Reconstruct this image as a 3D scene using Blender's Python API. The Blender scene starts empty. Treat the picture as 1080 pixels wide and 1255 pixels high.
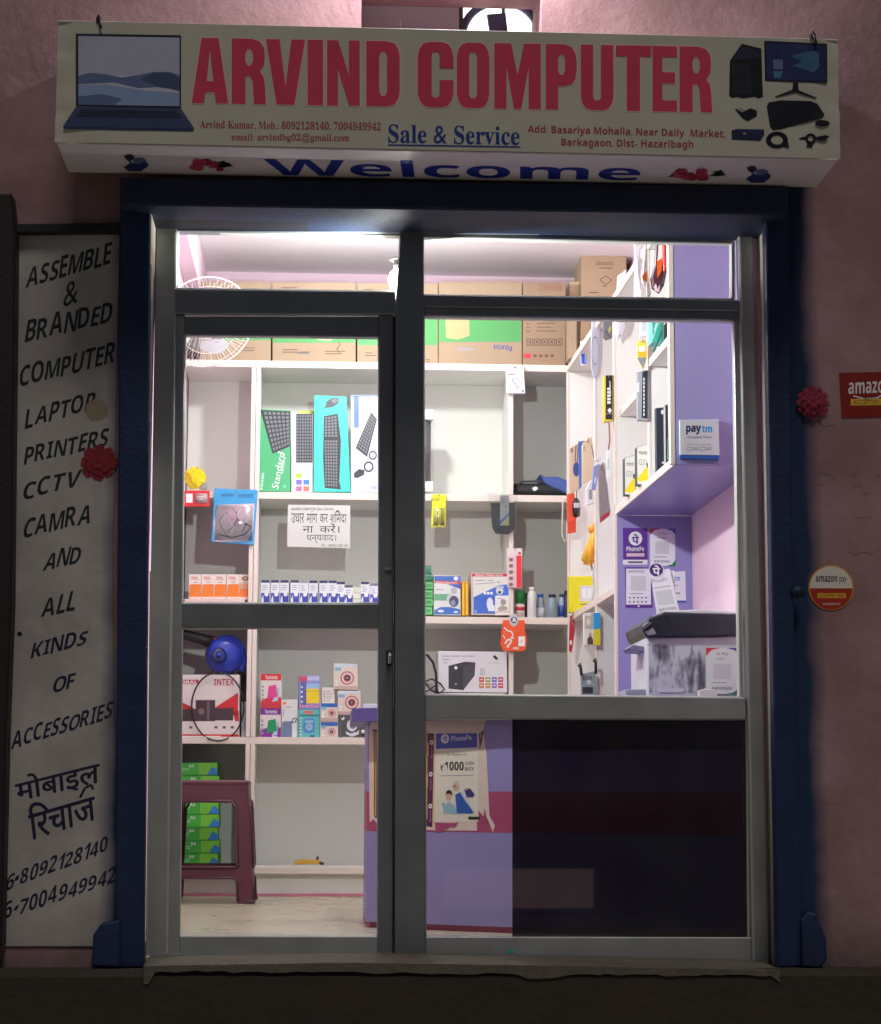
import bpy, bmesh, math, random
from mathutils import Vector, Matrix, geometry
random.seed(7)
SC = bpy.context.scene
COL = SC.collection
# ------------------------------------------------------------------ camera
CX, CY, CZ = 0.5315, -6.4196, 0.5101
YAW, PITCH, ROLL, FPX = 0.056395, 0.13562, 0.003887, 2546.23
_f = Vector((math.sin(YAW) * math.cos(PITCH), math.cos(YAW) * math.cos(PITCH), math.sin(PITCH)))
_r = Vector((math.cos(YAW), -math.sin(YAW), 0)); _u = _r.cross(_f)
RT = _r * math.cos(ROLL) + _u * math.sin(ROLL); UP = -_r * math.sin(ROLL) + _u * math.cos(ROLL); FW = _f
EYE = Vector((CX, CY, CZ))
cd = bpy.data.cameras.new('camera'); cam = bpy.data.objects.new('camera', cd); COL.objects.link(cam)
m3 = Matrix((RT, UP, -FW)).transposed(); cam.matrix_world = Matrix.Translation(EYE) @ m3.to_4x4()
cd.sensor_fit = 'HORIZONTAL'; cd.sensor_width = 36; cd.lens = FPX / 1080 * 36; cd.clip_end = 400; cd.clip_start = 0.05
SC.camera = cam
# ------------------------------------------------------------------ world, street light, exposure
W = bpy.data.worlds.new('World'); SC.world = W; W.use_nodes = True
nt = W.node_tree; sky = nt.nodes.new('ShaderNodeTexSky'); sky.sky_type = 'NISHITA'; sky.sun_disc = False
SUN_EL, SUN_ROT = math.radians(60), math.radians(172)
sky.sun_elevation = SUN_EL; sky.sun_rotation = SUN_ROT
bg = nt.nodes['Background']; bg.inputs['Strength'].default_value = 0.010
nt.links.new(sky.outputs[0], bg.inputs['Color'])
sl = bpy.data.lights.new('street_light', 'SUN'); sl.energy = 0.85; sl.angle = math.radians(16); sl.color = (1.0, 0.92, 0.85)
so = bpy.data.objects.new('street_light', sl); COL.objects.link(so)
so.rotation_euler = (math.radians(90) - SUN_EL, 0, math.radians(8)); so.location = (0, -6, 8)
SC.view_settings.view_transform = 'Standard'; SC.view_settings.look = 'None'; SC.view_settings.exposure = 0; SC.view_settings.gamma = 1
SC.cycles.max_bounces = 7; SC.cycles.diffuse_bounces = 6; SC.cycles.transparent_max_bounces = 12; SC.cycles.caustics_reflective = False; SC.cycles.caustics_refractive = False
SC.cycles.use_denoising = True; SC.cycles.sample_clamp_indirect = 4

# ------------------------------------------------------------------ mapping photo points onto planes of the place
def ray(x, y): return FW + RT * ((x - 540) / FPX) - UP * ((y - 627.5) / FPX)
def hit(x, y, p0, n):
    d = ray(x, y); return EYE + d * ((Vector(p0) - EYE).dot(n) / d.dot(n))
class Surf:
    def __init__(s, p0, n):
        s.p0 = Vector(p0); s.n = Vector(n).normalized()
        if s.n.dot(EYE - s.p0) < 0: s.n = -s.n
    def __call__(s, x, y, lay=0): return hit(x, y, s.p0 + s.n * (0.00025 * lay), s.n)
def SY(Y): return Surf((0, Y, 0), (0, -1, 0))
def SX(X): return Surf((X, 0, 0), (-1, 0, 0))
def SZ(Z): return Surf((0, 0, Z), (0, 0, 1))
def P(x, y, Y): return hit(x, y, (0, Y, 0), Vector((0, -1, 0)))
def PX(x, y, X): return hit(x, y, (X, 0, 0), Vector((-1, 0, 0)))
def PZ(x, y, Z): return hit(x, y, (0, 0, Z), Vector((0, 0, 1)))

# ------------------------------------------------------------------ materials
def lin(v): v /= 255.0; return v / 12.92 if v <= 0.04045 else ((v + 0.055) / 1.055) ** 2.4
_mats = {}
def mat(rgb, rough=0.5, metal=0.0, var=0.10, scale=14, bump=0.0, k=1.0, emit=0.0, bscale=None, sheen=0.0):
    key = (tuple(rgb), rough, metal, var, scale, bump, k, emit, bscale)
    if key in _mats: return _mats[key]
    c = [min(0.86, max(0.004, lin(v) * k)) for v in rgb]
    m = bpy.data.materials.new('paint_%d_%d_%d' % tuple(rgb)); m.use_nodes = True
    n = m.node_tree.nodes; L = m.node_tree.links; b = n['Principled BSDF']
    b.inputs['Roughness'].default_value = rough; b.inputs['Metallic'].default_value = metal
    b.inputs['Base Color'].default_value = (*c, 1)
    if emit:
        b.inputs['Emission Color'].default_value = (*[lin(v) for v in rgb], 1); b.inputs['Emission Strength'].default_value = emit
    tc = n.new('ShaderNodeTexCoord')
    if var:
        ns = n.new('ShaderNodeTexNoise'); ns.inputs['Scale'].default_value = scale; ns.inputs['Detail'].default_value = 5
        L.new(tc.outputs['Object'], ns.inputs['Vector'])
        mx = n.new('ShaderNodeMix'); mx.data_type = 'RGBA'
        mx.inputs[6].default_value = (*[v * (1 - var) for v in c], 1); mx.inputs[7].default_value = (*[min(0.88, v * (1 + var)) for v in c], 1)
        L.new(ns.outputs['Fac'], mx.inputs[0]); L.new(mx.outputs[2], b.inputs['Base Color'])
        rr = n.new('ShaderNodeMapRange'); rr.inputs[3].default_value = max(0.05, rough - 0.1); rr.inputs[4].default_value = min(1, rough + 0.12)
        L.new(ns.outputs['Fac'], rr.inputs[0]); L.new(rr.outputs[0], b.inputs['Roughness'])
    if bump:
        nb = n.new('ShaderNodeTexNoise'); nb.inputs['Scale'].default_value = bscale or scale * 6; nb.inputs['Detail'].default_value = 6
        L.new(tc.outputs['Object'], nb.inputs['Vector'])
        bp = n.new('ShaderNodeBump'); bp.inputs['Strength'].default_value = bump; bp.inputs['Distance'].default_value = 0.01
        L.new(nb.outputs['Fac'], bp.inputs['Height']); L.new(bp.outputs['Normal'], b.inputs['Normal'])
    _mats[key] = m; return m
def glass_mat(name, tint, refl=1.0, rough=0.01, dust=0.0, dustcol=(0.8, 0.8, 0.8)):
    if name in _mats: return _mats[name]
    m = bpy.data.materials.new(name); m.use_nodes = True; n = m.node_tree.nodes; L = m.node_tree.links
    n.remove(n['Principled BSDF']); out = n['Material Output']
    t = n.new('ShaderNodeBsdfTransparent'); t.inputs[0].default_value = (*tint, 1)
    g = n.new('ShaderNodeBsdfGlossy'); g.inputs['Roughness'].default_value = rough
    fr = n.new('ShaderNodeFresnel'); fr.inputs[0].default_value = 1.5
    mu = n.new('ShaderNodeMath'); mu.operation = 'MULTIPLY'; mu.inputs[1].default_value = refl; mu.use_clamp = True
    L.new(fr.outputs[0], mu.inputs[0]); mx = n.new('ShaderNodeMixShader'); L.new(mu.outputs[0], mx.inputs[0])
    L.new(t.outputs[0], mx.inputs[1]); L.new(g.outputs[0], mx.inputs[2]); last = mx
    if dust:
        d = n.new('ShaderNodeBsdfDiffuse'); d.inputs[0].default_value = (*dustcol, 1)
        ns = n.new('ShaderNodeTexNoise'); ns.inputs['Scale'].default_value = 5; ns.inputs['Detail'].default_value = 6
        tc = n.new('ShaderNodeTexCoord'); L.new(tc.outputs['Object'], ns.inputs['Vector'])
        mr = n.new('ShaderNodeMapRange'); mr.inputs[1].default_value = 0.35; mr.inputs[2].default_value = 0.8; mr.inputs[3].default_value = dust * 0.4; mr.inputs[4].default_value = dust * 1.6
        L.new(ns.outputs['Fac'], mr.inputs[0]); m2 = n.new('ShaderNodeMixShader'); L.new(mr.outputs[0], m2.inputs[0])
        L.new(last.outputs[0], m2.inputs[1]); L.new(d.outputs[0], m2.inputs[2]); last = m2
    L.new(last.outputs[0], out.inputs[0]); _mats[name] = m; return m

# ------------------------------------------------------------------ text outlines
_txt = {}
def text_geo(s, bold=0.0):
    if (s, bold) in _txt: return _txt[(s, bold)]
    c = bpy.data.curves.new('t', 'FONT'); c.body = s; c.resolution_u = 3; c.offset = bold
    o = bpy.data.objects.new('t', c); COL.objects.link(o)
    dg = bpy.context.evaluated_depsgraph_get(); me = o.evaluated_get(dg).to_mesh()
    vs = [v.co.copy() for v in me.vertices]; fs = [list(p.vertices) for p in me.polygons]
    o.evaluated_get(dg).to_mesh_clear(); bpy.data.objects.remove(o); bpy.data.curves.remove(c)
    x0 = min(v.x for v in vs); x1 = max(v.x for v in vs); y0 = min(v.y for v in vs); y1 = max(v.y for v in vs)
    g = ([((v.x - x0) / (x1 - x0), (v.y - y0) / (y1 - y0)) for v in vs], fs, x1 - x0); _txt[(s, bold)] = g; return g
_SERIF = {}
for i in range(26): _SERIF[chr(65 + i)] = chr(0x1D400 + i); _SERIF[chr(97 + i)] = chr(0x1D41A + i)
for i in range(10): _SERIF[chr(48 + i)] = chr(0x1D7CE + i)
_SANS = {}
for i in range(26): _SANS[chr(65 + i)] = chr(0x1D5D4 + i); _SANS[chr(97 + i)] = chr(0x1D5EE + i)
for i in range(10): _SANS[chr(48 + i)] = chr(0x1D7EC + i)
def serif(s): return ''.join(_SERIF.get(c, c) for c in s)
def sans(s): return ''.join(_SANS.get(c, c) for c in s)

# ------------------------------------------------------------------ mesh builder (collects world-space geometry, links ONE mesh object)
ORG = {}
def orient(pts, toward):
    n = Vector((0, 0, 0)); c = sum(pts, Vector()) / len(pts)
    for i in range(len(pts)): n += (pts[i] - c).cross(pts[(i + 1) % len(pts)] - c)
    return pts if n.dot(toward) >= 0 else pts[::-1]
def inset(pts, b):
    # convex polygon in the XZ plane, moved inwards by b
    n = len(pts); c = sum(pts, Vector()) / n; out = []
    for i in range(n):
        p, a, q = pts[i], pts[i - 1], pts[(i + 1) % n]
        e1 = (p - a).normalized(); e2 = (q - p).normalized()
        n1 = Vector((-e1.z, 0, e1.x)); n2 = Vector((-e2.z, 0, e2.x))
        if n1.dot(c - p) < 0: n1 = -n1
        if n2.dot(c - p) < 0: n2 = -n2
        d = n1 + n2; k = d.dot(n1); out.append(p + d * (b / k if abs(k) > 0.2 else b))
    return out
class MB:
    def __init__(s): s.v = []; s.f = []; s.m = []; s.ml = []; s.sm = []
    def mi(s, m):
        if m not in s.ml: s.ml.append(m)
        return s.ml.index(m)
    def add(s, vs, fs, m, smooth=False):
        o = len(s.v); s.v += [Vector(v) for v in vs]; k = s.mi(m)
        for f in fs: s.f.append([o + i for i in f]); s.m.append(k); s.sm.append(smooth)
        return s
    def poly(s, pts, m, toward=None):
        pts = [Vector(p) for p in pts]
        if toward is not None: pts = orient(pts, toward)
        return s.add(pts, [list(range(len(pts)))], m)
    # chamfered axis-aligned box
    def box(s, a, b, m, ch=0.003, rot=None, piv=None):
        x0, y0, z0 = [min(a[i], b[i]) for i in range(3)]; x1, y1, z1 = [max(a[i], b[i]) for i in range(3)]
        ch = min(ch, 0.3 * min(x1 - x0, y1 - y0, z1 - z0))
        bm = bmesh.new(); bmesh.ops.create_cube(bm, size=1)
        for v in bm.verts: v.co = Vector(((x0 + x1) / 2 + v.co.x * (x1 - x0), (y0 + y1) / 2 + v.co.y * (y1 - y0), (z0 + z1) / 2 + v.co.z * (z1 - z0)))
        if ch > 0: bmesh.ops.bevel(bm, geom=bm.edges[:], offset=ch, segments=1, affect='EDGES')
        bm.verts.index_update(); vs = [v.co.copy() for v in bm.verts]
        if rot is not None:
            pv = Vector(piv if piv is not None else ((x0 + x1) / 2, (y0 + y1) / 2, (z0 + z1) / 2)); vs = [pv + rot @ (v - pv) for v in vs]
        s.add(vs, [[v.index for v in f.verts] for f in bm.faces], m); bm.free(); return s
    # prism whose front outline is given by photo points on plane Y0, carried back to Y1
    def prism(s, px, Y0, Y1, m, ch=0.002, side=None):
        fr = [P(x, y, Y0) for x, y in px]; return s.prism3(fr, Y1 - Y0, m, ch, side)
    def prism3(s, fr, dep, m, ch=0.002, side=None):
        fr = orient([Vector(p) for p in fr], Vector((0, -1, 0))); n = len(fr)
        inn = inset(fr, ch) if ch else fr
        mid = [p + Vector((0, ch, 0)) for p in fr]; bk = [p + Vector((0, dep, 0)) for p in fr]
        vs = inn + mid + bk; fs = []
        q = [list(range(n))]; s.add(vs[:n], q, m)
        for i in range(n):
            j = (i + 1) % n
            if ch: fs.append([i, n + i, n + j, j])
            fs.append([n + i, 2 * n + i, 2 * n + j, n + j])
        fs.append([2 * n + i for i in range(n - 1, -1, -1)])
        return s.add(vs, fs, side or m)
    def cuboid_px(s, x0, y0, x1, y1, Y0, Y1, m, ch=0.002, side=None): return s.prism([(x0, y0), (x1, y0), (x1, y1), (x0, y1)], Y0, Y1, m, ch, side)
    def loops(s, loops, m):          # flat polygon with holes, loops of 3-D points
        tri = geometry.tessellate_polygon(loops); flat = [p for l in loops for p in l]
        fs = []
        for t in tri:
            a, b, c = [flat[i] for i in t]
            nn = (b - a).cross(c - a)
            fs.append(list(t) if nn.dot(EYE - a) > 0 else list(t)[::-1])
        return s.add(flat, fs, m)
    def tube(s, path, r, m, n=8, closed=False, rads=None):
        path = [Vector(p) for p in path]; k = len(path); vs = []; fs = []
        prev = None
        for i, p in enumerate(path):
            if closed: t = path[(i + 1) % k] - path[i - 1]
            else: t = path[min(i + 1, k - 1)] - path[max(i - 1, 0)]
            t.normalize()
            if prev is None: prev = t.orthogonal()
            a = (prev - t * prev.dot(t)); a = a.normalized() if a.length > 1e-6 else t.orthogonal().normalized(); b = t.cross(a); prev = a
            rr = rads[i] if rads else r
            for j in range(n):
                w = 2 * math.pi * j / n; vs.append(p + a * (math.cos(w) * rr) + b * (math.sin(w) * rr))
        for i in range(k if closed else k - 1):
            for j in range(n):
                i2 = (i + 1) % k; fs.append([i * n + j, i * n + (j + 1) % n, i2 * n + (j + 1) % n, i2 * n + j])
        if not closed: fs.append(list(range(n - 1, -1, -1))); fs.append([(k - 1) * n + j for j in range(n)])
        return s.add(vs, fs, m, True)
    def lathe(s, prof, c, m, axis=Vector((0, 0, 1)), n=20):
        axis = Vector(axis).normalized(); a = axis.orthogonal().normalized(); b = axis.cross(a); c = Vector(c); vs = []; fs = []
        for r, h in prof:
            for j in range(n):
                w = 2 * math.pi * j / n; vs.append(c + axis * h + a * (math.cos(w) * r) + b * (math.sin(w) * r))
        for i in range(len(prof) - 1):
            for j in range(n): fs.append([i * n + j, i * n + (j + 1) % n, (i + 1) * n + (j + 1) % n, (i + 1) * n + j])
        fs.append(list(range(n - 1, -1, -1))); fs.append([(len(prof) - 1) * n + j for j in range(n)])
        return s.add(vs, fs, m, True)
    # ---- printed graphics, photo points carried onto a surface S
    def R(s, S, x0, y0, x1, y1, m, lay=1, sl=0.0): return s.Q(S, [(x0, y0), (x1, y0 + sl), (x1, y1 + sl), (x0, y1)], m, lay)
    def Q(s, S, px, m, lay=1):
        pts = [S(x, y, lay) for x, y in px]
        if len(pts) > 4: return s.loops([pts], m)
        return s.poly(pts, m, EYE - pts[0])
    def C(s, S, cx, cy, rx, ry, m, lay=1, n=20, r2=None):
        o = [S(cx + rx * math.cos(2 * math.pi * i / n), cy + ry * math.sin(2 * math.pi * i / n), lay) for i in range(n)]
        if r2 is None: return s.poly(o, m, EYE - o[0])
        q = [S(cx + rx * r2 * math.cos(2 * math.pi * i / n), cy + ry * r2 * math.sin(2 * math.pi * i / n), lay) for i in range(n)]
        for i in range(n): s.poly([o[i], o[(i + 1) % n], q[(i + 1) % n], q[i]], m, EYE - o[0])
        return s
    def L(s, S, px, w, m, lay=1):     # a drawn line of width w photo points
        for (x0, y0), (x1, y1) in zip(px[:-1], px[1:]):
            l = math.hypot(x1 - x0, y1 - y0) or 1; nx, ny = -(y1 - y0) / l * w / 2, (x1 - x0) / l * w / 2
            s.Q(S, [(x0 + nx, y0 + ny), (x1 + nx, y1 + ny), (x1 - nx, y1 - ny), (x0 - nx, y0 - ny)], m, lay)
        return s
    def T(s, S, txt, quad, m, lay=1, bold=0.0):   # quad = TL, TR, BR, BL photo points or (x0, y0, x1, y1)
        if len(quad) == 4 and not hasattr(quad[0], '__len__'):
            x0, y0, x1, y1 = quad; quad = [(x0, y0), (x1, y0), (x1, y1), (x0, y1)]
        (ax, ay), (bx, by), (cx, cy), (dx, dy) = quad
        uv, fs, _w = text_geo(txt, bold); vs = []
        for u, v in uv:
            tx, ty = ax + (bx - ax) * u, ay + (by - ay) * u; qx, qy = dx + (cx - dx) * u, dy + (cy - dy) * u
            vs.append(S(qx + (tx - qx) * v, qy + (ty - qy) * v, lay))
        f0 = fs[0]; a, b, c = vs[f0[0]], vs[f0[1]], vs[f0[2]]
        return s.add(vs, fs, m)
    def build(s, name, parent=None, origin=None):
        me = bpy.data.meshes.new(name)
        if parent is not None: org = ORG[parent.name]
        elif origin is not None: org = Vector(origin)
        else:
            xs = [v.x for v in s.v]; ys = [v.y for v in s.v]; zs = [v.z for v in s.v]
            org = Vector(((min(xs) + max(xs)) / 2, (min(ys) + max(ys)) / 2, min(zs)))
        me.from_pydata([tuple(v - org) for v in s.v], [], s.f)
        for m in s.ml: me.materials.append(m)
        me.polygons.foreach_set('material_index', s.m); me.polygons.foreach_set('use_smooth', s.sm); me.update()
        o = bpy.data.objects.new(name, me); COL.objects.link(o)
        if parent is not None: o.parent = parent
        else: o.location = org
        ORG[o.name] = org; return o
def tag(o, label=None, cat=None, group=None, kind=None):
    if label: o['label'] = label
    if cat: o['category'] = cat
    if group: o['group'] = group
    if kind: o['kind'] = kind
    return o
def thing(name, label, cat, loc, group=None):
    o = bpy.data.objects.new(name, None); COL.objects.link(o); o.location = Vector(loc); o.empty_display_size = 0.05
    ORG[o.name] = Vector(loc); return tag(o, label, cat, group)
def dup(o, off, label=None, parent=None):
    c = o.copy(); COL.objects.link(c)
    if parent is not None: c.parent = parent
    else: c.location = o.location + Vector(off)
    ORG[c.name] = ORG[o.name] + Vector(off)
    for ch in [q for q in bpy.data.objects if q.parent == o]: dup(ch, (0, 0, 0), None, c)
    if label: c['label'] = label
    return c
# ------------------------------------------------------------------ planes of the place
WF = -0.12          # street face of the wall
SF = -0.52          # front of the signboard
YB, YBK = 2.92, 3.28   # front and back of the rear shelving
XR, XW = 1.642, 1.96   # front of the right shelving, right wall
FL = 0.065          # shop floor
CEIL = 3.01
# ------------------------------------------------------------------ surface materials of the setting
def plaster(name, base, alt, blue_x=None, panel=False, stain=0.6):
    m = bpy.data.materials.new(name); m.use_nodes = True; n = m.node_tree.nodes; L = m.node_tree.links; b = n['Principled BSDF']
    geo = n.new('ShaderNodeNewGeometry'); sep = n.new('ShaderNodeSeparateXYZ'); L.new(geo.outputs['Position'], sep.inputs[0])
    n1 = n.new('ShaderNodeTexNoise'); n1.inputs['Scale'].default_value = 3.2; n1.inputs['Detail'].default_value = 8; n1.inputs['Roughness'].default_value = 0.62
    L.new(geo.outputs['Position'], n1.inputs['Vector'])
    mx = n.new('ShaderNodeMix'); mx.data_type = 'RGBA'; mx.inputs[6].default_value = (*base, 1); mx.inputs[7].default_value = (*alt, 1)
    mr = n.new('ShaderNodeMapRange'); mr.inputs[1].default_value = 0.36; mr.inputs[2].default_value = 0.62; L.new(n1.outputs['Fac'], mr.inputs[0]); L.new(mr.outputs[0], mx.inputs[0])
    last = mx.outputs[2]
    # splashed dirt near the plinth, its edge broken by noise
    n2 = n.new('ShaderNodeTexNoise'); n2.inputs['Scale'].default_value = 7; n2.inputs['Detail'].default_value = 9; L.new(geo.outputs['Position'], n2.inputs['Vector'])
    ad = n.new('ShaderNodeMath'); ad.operation = 'MULTIPLY_ADD'; ad.inputs[1].default_value = 0.5; L.new(n2.outputs['Fac'], ad.inputs[0]); L.new(sep.outputs['Z'], ad.inputs[2])
    dr = n.new('ShaderNodeMapRange'); dr.inputs[1].default_value = 0.5; dr.inputs[2].default_value = 0.2; dr.inputs[3].default_value = 0; dr.inputs[4].default_value = stain
    L.new(ad.outputs[0], dr.inputs[0]); m2 = n.new('ShaderNodeMix'); m2.data_type = 'RGBA'; L.new(dr.outputs[0], m2.inputs[0]); L.new(last, m2.inputs[6]); m2.inputs[7].default_value = (0.10, 0.075, 0.055, 1); last = m2.outputs[2]
    if blue_x:
        for x0, x1 in blue_x:   # blue paint sprayed past the edge of the pillar
            n3 = n.new('ShaderNodeTexNoise'); n3.inputs['Scale'].default_value = 4.5; n3.inputs['Detail'].default_value = 3; L.new(geo.outputs['Position'], n3.inputs['Vector'])
            a3 = n.new('ShaderNodeMath'); a3.operation = 'MULTIPLY_ADD'; a3.inputs[1].default_value = 0.07; L.new(n3.outputs['Fac'], a3.inputs[0]); L.new(sep.outputs['X'], a3.inputs[2])
            r3 = n.new('ShaderNodeMapRange'); r3.inputs[1].default_value = x0 + 0.035; r3.inputs[2].default_value = x1 + 0.035; L.new(a3.outputs[0], r3.inputs[0])
            fac = r3.outputs[0]
            if x0 > 1:
                gt = n.new('ShaderNodeMath'); gt.operation = 'GREATER_THAN'; gt.inputs[1].default_value = 1.9; L.new(sep.outputs['X'], gt.inputs[0])
                g2 = n.new('ShaderNodeMath'); g2.operation = 'LESS_THAN'; g2.inputs[1].default_value = 2.6; L.new(sep.outputs['Z'], g2.inputs[0])
                g3 = n.new('ShaderNodeMath'); g3.operation = 'MULTIPLY'; L.new(gt.outputs[0], g3.inputs[0]); L.new(g2.outputs[0], g3.inputs[1])
                g4 = n.new('ShaderNodeMath'); g4.operation = 'MULTIPLY'; L.new(g3.outputs[0], g4.inputs[0]); L.new(fac, g4.inputs[1]); fac = g4.outputs[0]
            m3_ = n.new('ShaderNodeMix'); m3_.data_type = 'RGBA'; L.new(fac, m3_.inputs[0]); L.new(last, m3_.inputs[6]); m3_.inputs[7].default_value = (0.008, 0.03, 0.09, 1); last = m3_.outputs[2]
    L.new(last, b.inputs['Base Color']); b.inputs['Roughness'].default_value = 0.85
    nb = n.new('ShaderNodeTexNoise'); nb.inputs['Scale'].default_value = 38; nb.inputs['Detail'].default_value = 8; L.new(geo.outputs['Position'], nb.inputs['Vector'])
    nv = n.new('ShaderNodeTexVoronoi'); nv.inputs['Scale'].default_value = 6; L.new(geo.outputs['Position'], nv.inputs['Vector'])
    sm = n.new('ShaderNodeMath'); sm.operation = 'MULTIPLY_ADD'; sm.inputs[1].default_value = 0.5; L.new(nv.outputs['Distance'], sm.inputs[0]); L.new(nb.outputs['Fac'], sm.inputs[2])
    bp = n.new('ShaderNodeBump'); bp.inputs['Strength'].default_value = 0.2 if not panel else 0.15; bp.inputs['Distance'].default_value = 0.012
    L.new(sm.outputs[0], bp.inputs['Height']); L.new(bp.outputs['Normal'], b.inputs['Normal']); return m
M_WALL = plaster('pink_plaster', (0.40, 0.245, 0.265), (0.28, 0.16, 0.165), blue_x=[(2.075, 2.02)])
M_PANEL = plaster('white_distemper', (0.52, 0.49, 0.46), (0.38, 0.35, 0.33), blue_x=[(-0.135, -0.075)], panel=True, stain=0.4)
M_BLUE = mat((18, 44, 88), 0.55, var=0.5, scale=11, bump=0.3, k=0.8)
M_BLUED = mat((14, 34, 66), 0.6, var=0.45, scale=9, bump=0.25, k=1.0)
M_PINKIN = mat((224, 196, 210), 0.8, var=0.06, scale=4, bump=0.05, k=1.0)
M_CEIL = mat((240, 232, 238), 0.85, var=0.05, scale=3, bump=0.05)
M_CONC = mat((56, 48, 38), 0.9, var=0.45, scale=6, bump=0.7, bscale=30)
M_MORT = mat((96, 90, 78), 0.9, var=0.35, scale=20, bump=0.6, bscale=60)
M_ROAD = mat((186, 178, 164), 0.92, var=0.3, scale=3, bump=0.4, bscale=40)
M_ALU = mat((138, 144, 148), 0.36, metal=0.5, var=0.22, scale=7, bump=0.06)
M_ALUL = mat((206, 208, 200), 0.34, metal=0.3, var=0.1, scale=9)  # paler metal: bright edge highlights of beads and strips put into the colour
M_ALU_LIT = mat((180, 184, 184), 0.36, metal=0.45, var=0.25, scale=7, bump=0.06)  # lit copy of the frame metal: brighter stiles and rails painted in
M_RUB = mat((20, 20, 20), 0.7, var=0)
M_GLASS = glass_mat('window_glass', (0.95, 0.97, 0.96), 1.0, dust=0.02)
M_FILM = glass_mat('tinted_film', (0.05, 0.042, 0.058), 0.7, 0.03, dust=0.0018, dustcol=(0.6, 0.55, 0.55))
M_LAM = mat((228, 228, 222), 0.45, var=0.05, scale=5)
M_LAMB = mat((218, 218, 211), 0.5, var=0.07, scale=3)
M_EDGE = mat((230, 218, 206), 0.5, var=0.08, scale=12)
M_PURP = mat((148, 140, 194), 0.4, var=0.05, scale=4)
M_PURPU = mat((140, 132, 190), 0.3, var=0.05, scale=4)
M_BAND = mat((170, 70, 110), 0.4, var=0.06)
WHITE = mat((236, 236, 234), 0.4, var=0.04); BLACK = mat((22, 22, 26), 0.45, var=0.1); DGREY = mat((62, 62, 68), 0.5, var=0.1); GREY = mat((150, 150, 152), 0.5, var=0.08)
RED = mat((206, 38, 44), 0.4, var=0.05); BLUE = mat((38, 74, 168), 0.4, var=0.05); YEL = mat((240, 208, 20), 0.4, var=0.05); ORNG = mat((240, 120, 30), 0.4, var=0.05); GREEN = mat((52, 160, 84), 0.4, var=0.05)

# ------------------------------------------------------------------ ground
g = MB(); g.box((-60, -60, -0.9), (60, 0.4, -0.66), M_ROAD, 0); tag(g.build('road'), kind='structure')

# ------------------------------------------------------------------ the house across the street (unseen; its low glowing panel is added to reflect in the glass)
oh = thing('opposite_house', 'dark house across the street with an added low glowing panel', 'house', (2.5, -14.3, -0.66))
k = MB(); k.box((-5, -14.6, -0.66), (1.75, -14.2, 3.4), mat((120, 100, 96), 0.9, var=0.3, scale=3, bump=0.2), 0.01); k.box((3.25, -14.6, -0.66), (9, -14.2, 3.4), mat((120, 100, 96), 0.9, var=0.3, scale=3, bump=0.2), 0.01)
k.box((1.75, -14.6, -0.2), (3.25, -14.2, 3.4), mat((120, 100, 96), 0.9, var=0.3, scale=3, bump=0.2), 0.01); k.build('wall', oh)
k = MB(); k.box((1.75, -14.5, -0.66), (3.25, -14.45, -0.2), mat((235, 190, 180), 0.5, var=0, emit=0.45), 0.002); k.build('window', oh)  # made-up glowing panel, added to reflect as a pale patch in the glass
k = MB(); k.box((1.7, -14.2, -0.66), (3.3, -14.1, -0.58), DGREY, 0.004); k.build('window_sill', oh)

# ------------------------------------------------------------------ building
bld = thing('shop_building', 'pink plastered shop building with dark blue painted opening surround', 'building', (0.95, 0.9, -0.66))
OX0, OX1, OZ0, OZ1 = -0.018, 1.945, -0.03, 2.33   # opening in the wall
wx0, wx1 = P(443, 20, WF).x, P(664, 20, WF).x
WZ0, WZ1 = 2.905, P(550, 2, WF).z + 0.22
zs0 = P(550, 9, 0.14).z
w = MB()
w.box((-6, WF, -0.66), (OX0, 0.05, 4.6), M_WALL, 0); w.box((OX1, WF, -0.66), (8, 0.05, 4.6), M_WALL, 0)
w.box((OX0, WF, OZ1), (OX1, 0.05, WZ0), M_WALL, 0)
w.box((OX0, WF, WZ0), (wx0, 0.05, 4.6), M_WALL, 0); w.box((wx1, WF, WZ0), (OX1, 0.05, 4.6), M_WALL, 0)
w.box((wx0, WF, zs0), (wx1, 0.05, 4.6), M_WALL, 0)
rs = random.Random(5); SCR = mat((132, 98, 96), 0.9, var=0.3)
for k in range(12):
    x_, y_ = rs.uniform(985, 1080), rs.choice([527, 600, 640, 660, 560, 585, 675]) + rs.uniform(-6, 6); l_ = rs.uniform(6, 34) if k % 3 else rs.uniform(3, 8); pts_ = [(x_ + l_ * t / 4, y_ + rs.uniform(-2.2, 2.2)) for t in range(5)]
    w.L(SY(WF - 0.0004), pts_, rs.uniform(0.4, 0.8), SCR, 1)
w.build('facade_wall', bld)
# window recess shell behind the wall
zs = P(550, 9, 0.14).z
r_ = MB(); r_.box((wx0 - 0.05, 0.052, WZ0 - 0.05), (wx0, 0.225, zs + 0.3), M_WALL, 0); r_.box((wx1, 0.052, WZ0 - 0.05), (wx1 + 0.05, 0.225, zs + 0.3), M_WALL, 0)
r_.box((wx0, 0.052, zs), (wx1, 0.14, zs + 0.05), M_WALL, 0); r_.box((wx0, 0.052, WZ0 - 0.05), (wx1, 0.225, WZ0), M_WALL, 0); r_.build('window_recess', bld)
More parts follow.
